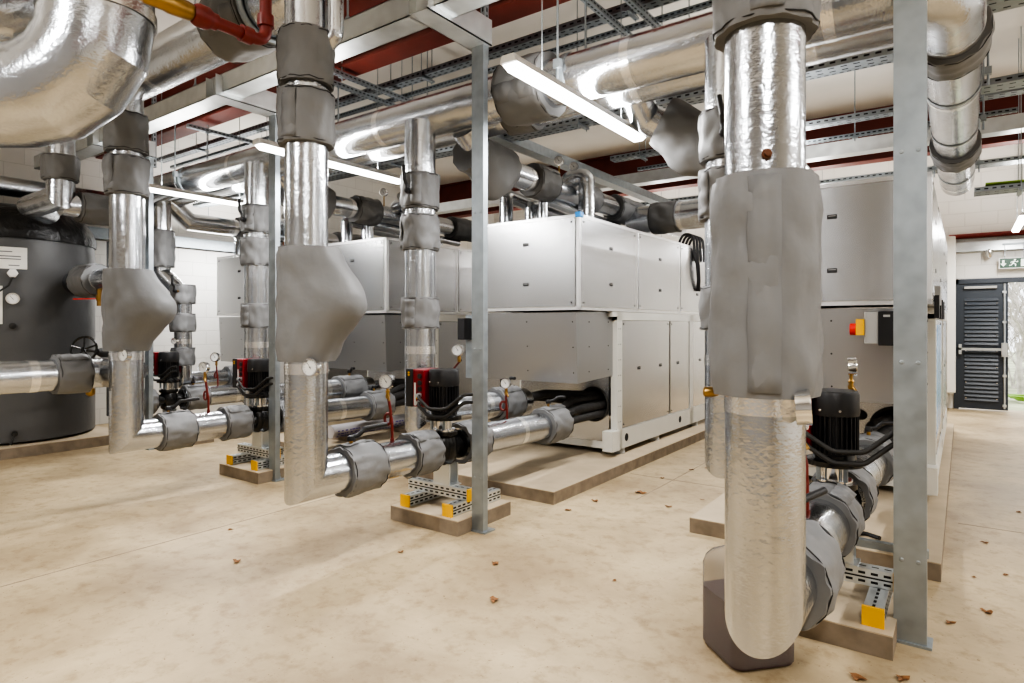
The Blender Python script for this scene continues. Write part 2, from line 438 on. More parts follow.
mb = MB(); branch(mb, V((1.5, YF+7, -.02)), V((-.1, 0, 1)), 1.4, .09, 5); mb.build('trunk', 'bark', tr)
for x_, y__, lb in ((.75, 5.2, 'pale twiggy shrub nearest the left edge of the doorway outside'), (1.9, 5.0, 'pale twiggy shrub outside hidden by the right door jamb'), (1.25, 9.5, 'distant pale tree in the middle of the open doorway')):
    tr = thing('bare_shrub', lb, 'shrub', (x_, YF+y__, -.02)); mb = MB()
    for q in range(5): branch(mb, V((x_+random.uniform(-.3,.3), YF+y__, -.02)), V((random.uniform(-.4,.4), 0, 1)).normalized(), .8, .022, 4)
    mb.build('twigs', 'bark', tr)
# coiled green hose on grass
hs = MB().tube([(1.1+.25*math.cos(a*.6)*(1+a*.03), YF+2+.3*math.sin(a*.6), .02+.01*a*.3) for a in range(30)], .018, 8)
tag(hs.build('garden_hose', 'cable_green'), 'green hose lying on the grass outside the open door', 'hose')

# things on the back wall
tag(MB().tube([(-.2, YF-.06, 2.97), (XR-.02, YF-.06, 2.97)], .042, 14).build('sprinkler_pipe', 'red_paint'), 'long thin red pipe running along the back wall above the exit sign', 'pipe')
tag(MB().box((-.14, YF-.14, 2.70), (XR-.02, YF-.0, 2.86)).build('cable_trunking', 'galvanised_bright'), 'bright metal trunking on the back wall just above the exit sign', 'trunking')
tag(MB().box((-.9, YF-.65, .33), (-.10, YF-.08, 2.92)).box((-.8, YF-.08, .5), (-.2, YF-.0, 2.8)).build('electrical_cabinet', 'cream', bevel=.01), 'tall cream wall cabinet left of the dark louvred door', 'cabinet')
ex = thing('exit_sign', 'green and white running man exit sign hanging above the doorway', 'sign', (.68, 13.12, 2.36))
sx, sy, sz = .68, 13.12, 2.47
MB().box((sx-.2, sy-.02, sz-.09), (sx+.2, sy+.02, sz+.09)).build('sign_housing', 'white_plastic', ex)
sg = MB().box((sx-.185, sy-.024, sz-.078), (sx+.185, sy-.021, sz+.078)); y_ = sy-.0265
def q2(mb, pts, m=1): mb.add([(x, y_, z) for x, z in pts], [list(range(len(pts)))], m)
# arrow pointing down at left, running man centre, door at right
q2(sg, [(sx-.155, sz+.05), (sx-.125, sz+.05), (sx-.125, sz-.01), (sx-.155, sz-.01)]); q2(sg, [(sx-.18, sz-.005), (sx-.10, sz-.005), (sx-.14, sz-.055)])
sg.lathe((sx+.01, y_-.001, sz+.048), (0,-1,0), [(0, .014), (.001, .014)], 12, m=1)
for a, b, w_ in (((.0,.03),(-.02,-.01),.022), ((.0,.028),(.035,.012),.009), ((.035,.012),(.05,.028),.009), ((0,.028),(-.035,.02),.009), ((-.035,.02),(-.045,-.002),.009), ((-.018,-.008),(.02,-.022),.011), ((.02,-.022),(.015,-.055),.011), ((-.02,-.008),(-.035,-.035),.011), ((-.035,-.035),(-.065,-.04),.011)):
    A = V((a[0], a[1])); B = V((b[0], b[1])); n_ = (B-A).normalized(); n_ = V((-n_.y, n_.x))*w_/2
    q2(sg, [(sx+p.x, sz+p.y) for p in (A-n_, B-n_, B+n_, A+n_)])
q2(sg, [(sx+.085, sz+.06), (sx+.155, sz+.06), (sx+.155, sz-.06), (sx+.085, sz-.06)]); 
sg.build('sign_face', ['sign_green', 'sign_white'], ex)
MB().cyl((sx-.12, sy, sz+.09), (sx-.12, sy, sz+.3), .006, 6).cyl((sx+.12, sy, sz+.09), (sx+.12, sy, sz+.3), .006, 6).box((sx-.15, sy-.02, sz+.3), (sx+.15, YF, sz+.33)).build('hanging_bracket', 'galvanised', ex)
em = thing('bulkhead_lamp', 'small round clear sensor lamp left of the exit sign', 'lamp', (.36, 13.1, 2.5))
MB().lathe((.36, 13.1, 2.70), (0,0,-1), [(0, .05), (.05, .055), (.1, .04), (.13, .02)], 14).box((.345, 13.09, 2.69), (.375, YF, 2.72)).build('lamp_body', 'chrome', em)

# left wall trunking
tag(MB().box((XL, 2.6, 2.70), (XL+.08, 12.5, 2.86)).build('wall_trunking', 'galvanised'), 'long grey trunking along the white left wall', 'trunking')

# ------------------------------------------------------------------ ceiling steel
def ibeam(y, lab, x0=XL, x1=XR):
    z0 = 3.87; b = MB()
    b.box((x0, y-.12, z0), (x1, y+.12, z0+.022)).box((x0, y-.009, z0+.02), (x1, y+.009, ZC-.02)).box((x0, y-.12, ZC-.022), (x1, y+.12, ZC-.001))
    o = b.build('steel_beam', 'red_steel'); tag(o, lab, 'beam', 'dark red ceiling beams'); return o
ibeam(3.90, 'dark red steel roof beam nearest, directly above the galvanised posts')
ibeam(10.6, 'dark red steel roof beam farthest back, near the rear wall')

def slots(mb, p0, p1, w, h, pitch=.075, sl=.04, sw=.014, up=(0,0,1), m=1, faces='nsb', lim=400):
    p0, p1 = V(p0), V(p1); L = (p1-p0).length; d = (p1-p0).normalized(); up = V(up); sd = d.cross(up).normalized(); up = sd.cross(d)
    k = min(lim, int(L/pitch))
    for i in range(k):
        c = p0+d*((i+.5)*L/k)
        if 'n' in faces: mb.quad(c+sd*(w/2+.0008), d*sl/2, up*sw/2, m)
        if 's' in faces: mb.quad(c-sd*(w/2+.0008), d*sl/2, up*sw/2, m)
        if 'b' in faces: mb.quad(c-up*(h/2+.0008), d*sl/2, sd*sw/2, m)
        if 't' in faces: mb.quad(c+up*(h/2+.0008), d*sl/2, sd*sw/2, m)

def tray(name, p0, p1, w, lab, cat='cable tray', h=.05, rods=(), group='perforated cable trays', cables=True, m='galvanised', double=True):
    p0, p1 = V(p0), V(p1); d = (p1-p0).normalized(); sd = d.cross(V((0,0,1))).normalized()
    root = thing(name, lab, cat, tuple((p0+p1)/2-V((0,0,h/2))), group)
    b = MB().obox(p0-V((0,0,h/2)), p1-V((0,0,h/2)), w, .004)
    b.obox(p0+sd*w/2, p1+sd*w/2, .004, h).obox(p0-sd*w/2, p1-sd*w/2, .004, h)
    for q in ((1, -1) if double else (1,)): slots(b, p0+sd*w/2*q, p1+sd*w/2*q, .004, h, .07, .035, .014, faces='ns')
    if double:
        for q in (-.25, .25): slots(b, p0-V((0,0,h/2))+sd*w*q, p1-V((0,0,h/2))+sd*w*q, .1, .004, .08, .04, .016, faces='b')
    b.build('perforated_tray', [m, 'slot_dark'], root)
    if cables:
        c = MB()
        for q in range(3): c.tube([p0+sd*(q-1)*w*.25-V((0,0,h*.2)), p1+sd*(q-1)*w*.25-V((0,0,h*.2))], .012, 8)
        c.build('cable_bundle', 'cable_black', root)
    for t in rods:
        c = p0+d*t; r_ = MB()
        for q in (-1, 1): r_.cyl(c+sd*(w/2+.02)*q-V((0,0,h/2+.05)), (c+sd*(w/2+.02)*q).xy.to_3d()+V((0,0,ZC)), .005, 6)
        r_.obox(c-sd*(w/2+.04)-V((0,0,h/2+.02)), c+sd*(w/2+.04)-V((0,0,h/2+.02)), .04, .02)
        r_.build('hanger_rod', 'galvanised', root)
    return root

def strut_rail(p0, p1, lab, w=.041, h=.041, rods=(), group='overhead strut rails', m='galvanised'):
    p0, p1 = V(p0), V(p1); d = (p1-p0).normalized()
    root = thing('strut_rail', lab, 'rail', tuple((p0+p1)/2-V((0,0,h/2))), group)
    b = MB().obox(p0, p1, w, h); slots(b, p0, p1, w, h, .05, .028, .012, faces='nsb')
    b.build('slotted_rail', [m, 'slot_dark'], root)
    for t in rods:
        c = p0+d*t; r_ = MB().cyl(c-V((0,0,.06)), (c.x, c.y, ZC), .006, 6); r_.cbox(c-V((0,0,h/2+.006)), (.05, .05, .008)); r_.build('hanger_rod', 'galvanised', root)
    return root

tray('cable_tray', (-9.8, 4.50, 3.93), (XR-.1, 4.50, 3.93), .11, 'dark cable tray running just behind the nearest red beam', rods=(1.2, 3.2, 5.5, 7.7, 9.6), h=.055)
strut_rail((-9.8, 4.66, 3.86), (XR-.1, 4.66, 3.86), 'slotted rail beside the dark cable tray behind the nearest red beam')
for x, a, b_, lb in ((-7.4, 3.7, 5.6, 'slotted cross rail under the cable tray above the black-capped tank side'), (-4.95, 3.55, 5.2, 'left one of two slotted cross rails close together left of the middle post'), (-4.72, 3.55, 5.2, 'right one of two slotted cross rails close together left of the middle post'), (-2.2, 3.5, 5.6, 'slotted cross rail above the bright tube light'), (-1.95, 3.5, 5.6, 'slotted cross rail parallel to the one above the bright tube light')):
    strut_rail((x, a, 3.80), (x, b_, 3.80), lb, .045, .045, rods=(.25, (b_-a)-.25))
tray('cable_tray', (-9.6, 4.95, 3.30), (-.08, 4.95, 3.30), .13, 'cable tray running behind and below the twin header pipes', rods=(2, 4.4, 6.8, 8.6), cables=False)
strut_rail((-9.6, 5.14, 3.34), (-.10, 5.14, 3.34), 'slotted rail just behind the tray below the header pipes', .041, .06)
tray('cable_tray', (-3.55, 7.05, 3.52), (2.5, 7.05, 3.52), .14, 'cable tray crossing above the unit behind the tall front post', rods=(.4, 2.0, 3.4, 5), cables=False)
strut_rail((-3.3, 7.25, 3.40), (.4, 7.25, 3.40), 'short dark rail under the tray crossing above the units', .041, .041, rods=(.6, 2.4))
tag(MB().box((-3.78, 4.7, 3.26), (-3.63, 9.4, 3.36)).build('cable_trunking', 'galvanised'), 'straight galvanised trunking running back above the middle unit', 'trunking')
tag(MB().box((-9.5, 8.45, 3.52), (XR-.1, 8.65, 3.68)).build('cable_trunking', 'galvanised_bright'), 'pale square trunking crossing the room behind the red middle beam', 'trunking')
tray('cable_tray', (-4.5, 9.7, 3.45), (3.0, 9.7, 3.45), .25, 'wide cable tray farthest back, in front of the farthest red beam', rods=(2, 4.4, 6.2), cables=False)
tray('cable_tray', (.12, 5.3, 3.62), (XR-.1, 5.3, 3.62), .22, 'cable tray at the upper right beside the large silver pipe', rods=(.5, 2.5))
tray('cable_tray', (.12, 6.4, 3.40), (XR-.1, 6.4, 3.40), .22, 'lower right cable tray carrying green cables', rods=(.5, 2.5))
gc = MB()
for k in range(4): gc.tube([(.2, 8.6+.03*k, 3.0), (1.2, 8.62+.03*k, 2.98), (2.6, 8.6+.03*k, 3.0)], .014, 8)
o = gc.build('earth_cable', 'cable_green'); tag(o, 'bundle of yellow-green cables strung on a tray at the far right', 'cable')
tray('cable_tray', (.1, 8.7, 2.94), (3.0, 8.7, 2.94), .3, 'low tray at the far right under the yellow-green cables', rods=(.4, 2), cables=False)

# galvanised channel beam over the posts, brackets and posts
def channel_x(x0, x1, y0, y1, z0, z1, t=.006):
    return MB().box((x0, y0, z0), (x1, y0+t, z1)).box((x0, y0, z0), (x1, y1, z0+t)).box((x0, y0, z1-t), (x1, y0+.06, z1)).box((x0, y1-t, z0), (x1, y1, z0+.06))
cb = thing('channel_beam', 'galvanised channel beam running above the row of posts', 'beam', (-3, 2.96, 3.43))
channel_x(-9.6, 3.5, 2.86, 3.05, 3.44, 3.60).build('channel', 'galvanised_bright', cb)
for x in (-7.8, -5.75, -4.2, -3.6, -2.0, .6):
    MB().cyl((x, 2.95, 3.46), (x, 2.95, ZC), .008, 8).lathe((x, 2.95, 3.60), (0,0,1), [(0, .035), (.04, .03), (.08, .012)], 12).build('hanger_rod', 'galvanised', cb)
def post(x, y, w, lab, dep=.05):
    r = thing('steel_post', lab, 'post', (x, y, 0), 'galvanised channel posts in a row')
    y0 = y-.02; t = .006; p = MB()
    prof = [(-w/2, dep), (-w/2, 0), (w/2, 0), (w/2, dep), (w/2-t, dep), (w/2-t, t), (-w/2+t, t), (-w/2+t, dep)]; n_ = 8
    p.add([(x+a, y0+b, z) for z in (.012, 3.56) for a, b in prof], [(k, (k+1) % n_, n_+(k+1) % n_, n_+k) for k in range(n_)])
    p.build('channel', 'galvanised', r)
    f = MB().box((x-w/2-.01, y0-.01, 0), (x+w/2+.02, y0+.11, .012)); f.cyl((x+.01, y0+.07, 0), (x+.01, y0+.07, .06), .01, 8).cyl((x+.01, y0+.07, .012), (x+.01, y0+.07, .026), .018, 6)
    f.build('foot_plate', 'galvanised', r)
    b = MB().cut()
    for z in (.38, 1.28, 2.24, 3.15):
        for q in (-.25, .25): b.lathe((x+q*w, y0-.001, z), (0,-1,0), [(0, .010), (.002, .010), (.004, .006)], 8).cut()
    b.build('bolt', 'galvanised', r)
    a = MB().box((x-w/2-.03, 2.80, 3.40), (x-w/2-.024, y0+.06, 3.58)).box((x-w/2-.03, 2.80, 3.40), (x+w/2+.03, y0+.06, 3.408)).box((x+w/2+.024, 2.80, 3.40), (x+w/2+.03, y0+.06, 3.58))
    a.build('bracket_arm', 'galvanised_bright', r)
    u = MB().box((x-.02, y0+.06, 3.3), (x+.021, y0+.1, ZC)); slots(u, (x, y0+.08, 3.3), (x, y0+.08, ZC), .041, .04, .05, .03, .014, up=(0,-1,0), faces='tns')
    u.build('slotted_riser', ['galvanised', 'slot_dark'], r)
    return r
post(-.195, 3.364, .128, 'nearest tall galvanised post, at right in front of the unit with the yellow switch')
post(-2.75, 3.407, .104, 'middle galvanised post beside the pump on the second concrete plinth')
post(-5.203, 3.403, .104, 'galvanised post left of the second silver riser, by the third pump')
post(-7.70, 3.403, .104, 'farthest galvanised post, half hidden behind the leftmost riser')

# ------------------------------------------------------------------ tube lights
def light_fixture(x, y0, y1, z, lab, power=55, rods=True, group='tube light fittings'):
    r = thing('tube_light', lab, 'light', (x, (y0+y1)/2, z), group)
    h = MB(); prof = [(-.055, .012), (-.04, .055), (.04, .055), (.055, .012)]
    vs = [(x+a, y0, z+b) for a, b in prof]+[(x+a, y1, z+b) for a, b in prof]
    h.add(vs, [(0,1,2,3), (7,6,5,4), (0,4,5,1), (1,5,6,2), (2,6,7,3), (3,7,4,0)])
    h.build('housing', 'white_plastic', r)
    dm = MB(); prof = [(-.05, .012), (-.035, -.02), (.035, -.02), (.05, .012)]
    vs = [(x+a, y0+.02+(.03 if b < 0 else 0), z+b) for a, b in prof]+[(x+a, y1-.02-(.03 if b < 0 else 0), z+b) for a, b in prof]
    dm.add(vs, [(3,2,1,0), (4,5,6,7), (0,4,5,1)[::-1], (1,5,6,2)[::-1], (2,6,7,3)[::-1]])
    dm.build('diffuser', 'diffuser', r)
    if rods:
        c = MB()
        for y in (y0+.35, y1-.35): c.cyl((x, y, z+.05), (x, y, ZC), .004, 6)
        c.build('hanging_wire', 'galvanised', r)
    ld = bpy.data.lights.new('tube_lamp', 'AREA'); ld.shape = 'RECTANGLE'; ld.size = .09; ld.size_y = y1-y0-.1; ld.energy = power; ld.color = (1, .99, .975)
    lo = bpy.data.objects.new('tube_lamp', ld); COL.objects.link(lo); lo.location = (x, (y0+y1)/2, z-.03)
    lu = bpy.data.lights.new('added_ceiling_fill', 'AREA'); lu.shape = 'RECTANGLE'; lu.size = .09; lu.size_y = y1-y0-.1; lu.energy = power*.6; lu.color = (1, .97, .93)  # added upward fill to brighten the ceiling; the closed housing emits none
    lv_ = bpy.data.objects.new('added_ceiling_fill', lu); COL.objects.link(lv_); lv_.location = (x, (y0+y1)/2, z+.075); lv_.rotation_euler = (PI, 0, 0)
    return r
light_fixture(-2.05, 2.79, 4.56, 2.9, 'bright tube light hanging right of the middle post, nearest to the centre')
light_fixture(-4.62, 2.86, 4.5, 2.9, 'bright tube light between the second silver riser and the post beside it')
light_fixture(-7.05, 2.9, 4.5, 2.9, 'bright tube light just right of the leftmost riser')
light_fixture(-9.45, 4.7, 6.3, 2.9, 'small distant tube light by the white left wall')
light_fixture(.66, 10.7, 12.4, 2.9, 'tube light at the far right near the exit sign')
for x, y, s in ((-6.6, -1.6, 'left'), (-3.0, -1.6, 'middle'), (.6, -1.6, 'right'), (3.0, 2.2, 'side'), (3.0, 6.2, 'far side')):  # added fittings out of view, for fill light and reflections in the metal
    light_fixture(x, y, y+1.7, 3.4, 'added ceiling tube light out of view on the %s of the room' % s, 75)
light_fixture(-1.5, 6.4, 8.0, 3.25, 'added tube light hidden behind the large front riser, between the right and middle units', 75)  # added lamp, kept hidden, to brighten the jackets above the units
for x, s in ((-2.0, 'right'), (-4.6, 'middle'), (-7.0, 'left')):  # added unseen fittings that make up brightness behind the units
    light_fixture(x, 10.8, 12.4, 2.9, 'added rear tube light hidden behind the %s unit near the back wall' % s, 55)

# ------------------------------------------------------------------ plinths and supports
def slab(name, x0, y0, x1, y1, z, lab):
    r = thing(name, lab, 'plinth', ((x0+x1)/2, (y0+y1)/2, 0), 'concrete plinths')
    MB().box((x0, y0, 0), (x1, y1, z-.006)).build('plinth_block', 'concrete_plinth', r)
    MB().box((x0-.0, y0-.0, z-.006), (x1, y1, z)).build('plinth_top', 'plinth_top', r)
    return r
def pump_base(px, py, who):
    near_ = px > -1
    slab('concrete_plinth', px-(.36 if near_ else .33), py-(.35 if near_ else .225), px+(.28 if near_ else .33), py+(.30 if near_ else .39), .105, 'small square concrete plinth under the '+who)
    def strut(p0, p1, lab, cap):
        p0, p1 = V(p0), V(p1); d = (p1-p0).normalized()
        r = thing('support_strut', lab, 'support', tuple((p0+p1)/2-V((0,0,.04))), 'slotted support struts under the pumps')
        b = MB().obox(p0, p1, .08, .08, m=0); slots(b, p0, p1, .08, .08, .05, .03, .012, faces='tb'); 
        for dz in (-.02, .02): slots(b, p0+V((0,0,dz)), p1+V((0,0,dz)), .08, .08, .05, .03, .012, faces='ns')
        sd = d.cross(V((0,0,1)))
        b.quad((p0+p1)/2+sd*.0405, (p1-p0)/2, V((0,0,.004)), 1); b.quad((p0+p1)/2-sd*.0405, (p1-p0)/2, V((0,0,.004)), 1)
        b.build('slotted_strut', ['galvanised_bright', 'slot_dark'], r)
        k = MB()
        k.obox(p0-d*.012, p0+d*.004, .088, .088)
        if cap: k.obox(p1-d*.004, p1+d*.012, .088, .088)
        k.build('end_cap', 'yellow', r)
    oy = 0 if near_ else .11
    strut((px-.22, py-.29+oy, .147), (px-.22, py+.27+oy, .147), 'left lower slotted strut with yellow cap under the '+who, 0)
    strut((px+.20, py-.29+oy, .147), (px+.20, py+.27+oy, .147), 'right lower slotted strut with yellow cap under the '+who, 0)
    strut((px+.26, py+.0, .229), (px-.33, py+.0, .229), 'upper crosswise slotted strut under the '+who, 0)

PUMPS = [(-.525, 3.49, 'nearest pump beside the tall front riser'), (-3.13, 3.46, 'second pump by the middle post'), (-5.52, 3.46, 'third pump behind the second silver riser'), (-7.85, 3.70, 'farthest pump behind the leftmost riser')]
for px, py, who in PUMPS: pump_base(px, py, who)
PZ = .54
def make_pump(px, py, lab):
    r = thing('inline_pump', lab, 'pump', (px, py, .27), 'black vertical pumps with red control boxes')
    c = (px, py)
    MB().box((px-.09, py-.05, .27), (px+.11, py+.07, .277)).box((px-.07, py-.04, .27), (px+.09, py-.034, .43)).box((px-.07, py+.05, .27), (px+.09, py+.056, .43)).build('foot_bracket', 'galvanised_bright', r)
    b = MB().lathe((px, py, .42), (0,0,1), [(0, .06), (.02, .085), (.07, .1), (.16, .1), (.2, .085), (.22, .105), (.245, .105)], 24)
    b.lathe((px, py-.17, PZ), (0,1,0), [(0, .105), (.025, .105), (.026, .07), (.12, .07), (.22, .07), (.315, .07), (.316, .105), (.34, .105)], 24)
    for k in range(8):
        a = PI/4*k; b.cyl((px+.09*math.cos(a), py-.19, PZ+.09*math.sin(a)), (px+.09*math.cos(a), py-.14, PZ+.09*math.sin(a)), .01, 6)
    b.build('casing', 'black_gloss', r)
    n = MB().lathe((px, py, .665), (0,0,1), [(0, .085), (.015, .085), (.016, .062), (.085, .062)], 20); n.build('pump_head', 'chrome', r)
    for s in (-1, 1): MB().box((px+s*.05, py-.075, .68), (px+s*.07, py-.06, .76)).build('coupling_guard', 'galvanised', r)
    MB().lathe((px, py, .748), (0,0,1), [(0, .08), (.004, .13), (.03, .13), (.034, .1), (.06, .095)], 30).build('motor_flange', 'black_gloss', r)
    m = MB().lathe((px, py, .80), (0,0,1), [(0, .088), (.22, .088)], 30)
    for k in range(28):
        a = 2*PI*k/28; e = V((math.cos(a), math.sin(a), 0)); m.obox(V((px, py, .815))+e*.098, V((px, py, 1.0))+e*.098, .005, .026, up=e)
    m.build('finned_motor', 'black_plastic', r)
    MB().lathe((px, py, 1.0), (0,0,1), [(0, .112), (.02, .116), (.105, .113), (.122, .105), (.124, .0)], 32, caps=False).build('fan_cover', 'black_plastic', r)
    s = MB().cut()
    for a in (-2.0, -1.2): s.lathe((px+.114*math.cos(a), py+.114*math.sin(a), 1.03), (math.cos(a), math.sin(a), 0), [(0, .008), (.004, .006)], 8).cut()
    s.build('cover_screw', 'chrome', r)
    # terminal box on the left side of the motor
    x1 = px-.09; cbx = MB().box((x1-.115, py-.12, .84), (x1, py+.09, 1.12)).build('control_box', 'pump_red', r, bevel=.008)
    MB().box((x1-.185, py-.125, .838), (x1-.115, py+.095, 1.122)).build('control_panel', 'black_plastic', r, cbx, bevel=.006)
    MB().add([(x1-.165, py-.127, 1.09), (x1-.135, py-.127, 1.09), (x1-.15, py-.127, 1.105)], [(0,1,2)]).add([(x1-.165, py-.127, 1.08), (x1-.135, py-.127, 1.08), (x1-.15, py-.127, 1.065)], [(2,1,0)]).box((x1-.153, py-.127, 1.078), (x1-.147, py-.1262, 1.092)).build('arrow_mark', 'yellow', r, cbx)
    MB().box((x1-.1, py-.1215, .85), (x1-.082, py-.120, 1.02)).build('name_strip', 'white_plastic', r, cbx)
    MB().box((x1-.078, py-.1215, .90), (x1-.058, py-.120, .925)).build('warning_label', 'yellow', r, cbx)
    for z in (1.07, 1.02, .975): MB().lathe((x1-.04, py-.12, z), (0,-1,0), [(0, .019), (.008, .019), (.009, .013)], 12).build('blank_plug', 'black_plastic', r, cbx)
    for i, z in enumerate((.93, .875)):
        MB().lathe((x1-.04, py-.12, z), (0,-1,0), [(0, .018), (.02, .018), (.02, .014), (.04, .014)], 10).build('cable_gland', 'galvanised_bright', r, cbx)
        pts = fillet([(x1-.04, py-.13, z), (x1-.01, py-.17, z-.012), (px+.02, py-.18, z-.085), (px+.15, py-.15, z-.08), (px+.27, py-.09, z+.025), (px+.335, py-.065, z+.03)], .07, 5)
        MB().tube(pts, .0125, 10).build('flexible_conduit', 'rubber', r)
    return r
pump = make_pump(*PUMPS[1][:2], 'black vertical pump with red box, on the second plinth by the middle post')
for i, lab in ((0, 'nearest black vertical pump with red box, right of the large front riser'), (2, 'third black pump with red box, behind the post left of the second riser'), (3, 'farthest black pump, partly hidden behind the leftmost riser')):
    copy_tree(pump, (PUMPS[i][0]-PUMPS[1][0], PUMPS[i][1]-PUMPS[1][1], 0), lab)

# ------------------------------------------------------------------ risers and pump mains
RI = [(-.525, 2.13), (-3.13, 2.26), (-5.52, 2.27)]
RR = .123
names = ['large foil riser nearest the camera at right', 'second foil riser at centre left with a big wedge-shaped jacket', 'leftmost foil riser with a big wedge-shaped jacket, near the grey tank']
for i, (x, y) in enumerate(RI):
    py = PUMPS[i][1]
    r = thing('insulated_riser', names[i], 'pipe', (x, y, PZ-RR), 'foil-lagged risers with grey jackets')
    pipe_part(r, [(x, y, 3.46), (x, y, PZ), (x, py-.17, PZ)], RR, 0, n=40)
    # jackets high on the riser
    zj = 2.50 if i else 2.39
    jacket(r, (x, y, zj), (x, y, zj+.31), .163, RR, 1+i, seam=(.3,-1,0))
    jacket(r, (x, y, zj+.35), (x, y, zj+.66), .158, RR, 4+i, seam=(-1,-.6,0))
    lever(r, (x-.13, y-.03, zj+.48), (-1, -.1, 0), (0, 0, 1), .2)
    if i == 0:
        jacket(r, (x, y, 1.225), (x, y, 1.925), .166, RR, 9, seam=(.25,-1,0), cord=False)
        MB().lathe((x+.034, y-.118, 1.975), (.5,-1,0), [(0, .014), (.012, .016), (.016, .010), (.026, .010)], 8).build('test_point', 'rust', r)
        gauge(r, (x+.128, y-.085, 1.20), (.97, .22, .08), .055); MB().cyl((x+.08, y-.04, 1.19), (x+.14, y-.06, 1.19), .012, 8).build('gauge_stem', 'brass', r)
        MB().lathe((x-.14, y-.03, 1.225), (-1,-.4,0), [(0, .012), (.02, .018), (.045, .018), (.05, .01)], 10).build('drain_cock', 'brass', r)
    else:
        reach = .37 if i == 1 else .42
        jacket(r, (x, y, 1.24), (x, y, 1.90), .165, RR, 9+i, bulge=((.9, .43, 0), reach, .50, .30), cord=False)
        gauge(r, (x+.145, y-.068, 1.21), (.35, -1, .08), .052); MB().cyl((x+.09, y-.03, 1.2), (x+.145, y-.055, 1.21), .01, 8).build('gauge_stem', 'brass', r)
        MB().lathe((x-.12, y-.05, 1.905), (-.3,-.5,1), [(0, .016), (.02, .016), (.02, .008), (.04, .008)], 8).build('test_point', 'rust', r)
    # horizontal jackets
    jacket(r, (x, y+.24 if i else y+.20, PZ), (x, y+.52 if i else y+.50, PZ), .158 if i else .17, RR, 14+i, seam=(-.1, 0, 1))
    jacket(r, (x, py-.39, PZ), (x, py-.15, PZ), .155, RR, 17+i, seam=(.6, 0, 1))
    lever(r, (x, y+.33, PZ+.15), (0, 0, 1), (.35, .9, .1), .24)
    MB().tube([(x, y+.68, PZ+RR*.97), (x, y+.68, PZ+RR+.02)], .014, 8).build('boss', 'red_paint', r)
    s_ = siphon(r, (x, y+.68, PZ+RR), (x-.02, y+.66, PZ+RR+.31))
    gauge(r, (x-.02, y+.655, PZ+RR+.405), (.35, -1, .1) if i else (1, .0, .05), .05, stem=(x-.02, y+.66, PZ+RR+.33))
    # discharge side of the pump
    q = thing('discharge_pipe', 'foil pipe leaving the '+PUMPS[i][2].split(' b')[0]+' toward the unit', 'pipe', (x, py+.17, PZ-RR), 'foil mains between pumps and units')
    pipe_part(q, [(x, py+.17, PZ), (x, 5.0, PZ-.02)], RR)
    jacket(q, (x, py+.16, PZ), (x, py+.42, PZ), .155, RR, 20+i, seam=(-.5, 0, 1))
    jacket(q, (x, 4.78, PZ-.02), (x, 5.10, PZ-.02), .168, RR, 23+i, seam=(.2, 0, 1))
    lever(q, (x, 4.9, PZ+.15), (0, 0, 1), (.8, .4, .0), .16)
    if i == 0:
        siphon(q, (x+.03, py+.36, PZ+RR), (x+.03, py+.35, PZ+RR+.45)); gauge(q, (x+.03, py+.35, PZ+RR+.56), (1, .22, .05), .05, stem=(x+.03, py+.35, PZ+RR+.47))
    else:
        siphon(q, (x+.03, py+.75, PZ+RR), (x+.03, py+.74, PZ+RR+.22)); gauge(q, (x+.03, py+.735, PZ+RR+.30), (.4, -1, .1), .045, stem=(x+.03, py+.74, PZ+RR+.24))
    for k, (dx, dz) in enumerate(((0, .02), (.02, -.07), (-.05, .1))):
        MB().tube(fillet([(x+dx*.5, 5.05, PZ+dz*.5), (x+.02+dx, 5.35, PZ+.05+dz), (x+.08+dx, 5.85, .6+dz*.9)], .2, 4), .04 if k else .05, 14).build('insulated_hose', 'hose_foam', q)

# secondary risers
R2 = [(-1.09, 3.60), (-3.55, 3.64), (-5.83, 3.62)]
PZ2 = .72
n2 = ['foil return riser standing just left behind the large front riser', 'foil return riser behind the second pump with two collars of grey jacket', 'foil return riser left of the third post, above the third pump']
for i, (x, y) in enumerate(R2):
    r = thing('return_riser', n2[i], 'pipe', (x, y, PZ2-RR), 'return risers behind the pumps')
    pipe_part(r, [(x, y, 3.08), (x, y, PZ2), (x, 5.1, PZ2-.02)], RR, 0)
    jacket(r, (x, y, 2.38), (x, y, 2.66), .155, RR, 30+i, seam=(.6,-1,0))
    jacket(r, (x, y, 2.05), (x, y, 2.33), .155, RR, 33+i, seam=(-.8,-1,0))
    jacket(r, (x, y, 1.42), (x, y, 1.67), .152, RR, 36+i, seam=(.2,-1,0))
    lever(r, (x+.019, y-.14, 2.50), (.4, -.9, 0), (-.2, .1, 1), .2)
    jacket(r, (x, 4.62, PZ2-.02), (x, 4.95, PZ2-.02), .16, RR, 39+i, seam=(.5,0,1))
    lever(r, (x, 4.8, PZ2+.14), (0, 0, 1), (.8, -.3, .0), .16)
    siphon(r, (x+.16, y+.3, PZ2+.6), (x+.16, y+.3, PZ2+.72)) if False else None
    sp = MB().tube(fillet([(x+.05, y+.35, PZ2+.1), (x+.05, y+.35, PZ2+.36), (x+.13, y+.33, PZ2+.42)], .03, 3), .009, 8).build('siphon_pipe', 'red_paint', r)
    MB().lathe((x+.13, y+.33, PZ2+.42), (0,0,1), [(0, .015), (.03, .018), (.05, .012)], 10).build('gauge_cock', 'brass', r, sp)
    gauge(r, (x+.13, y+.32, PZ2+.52), (.35, -1, .1), .05)
    for k, dz in enumerate((0, .09)):
        MB().tube(fillet([(x, 5.02, PZ2), (x+.03+k*.1, 5.3, PZ2+dz*.4), (x+.36+k*.1, 5.88, .62+dz)], .2, 4), .042, 14).build('insulated_hose', 'hose_foam', r)

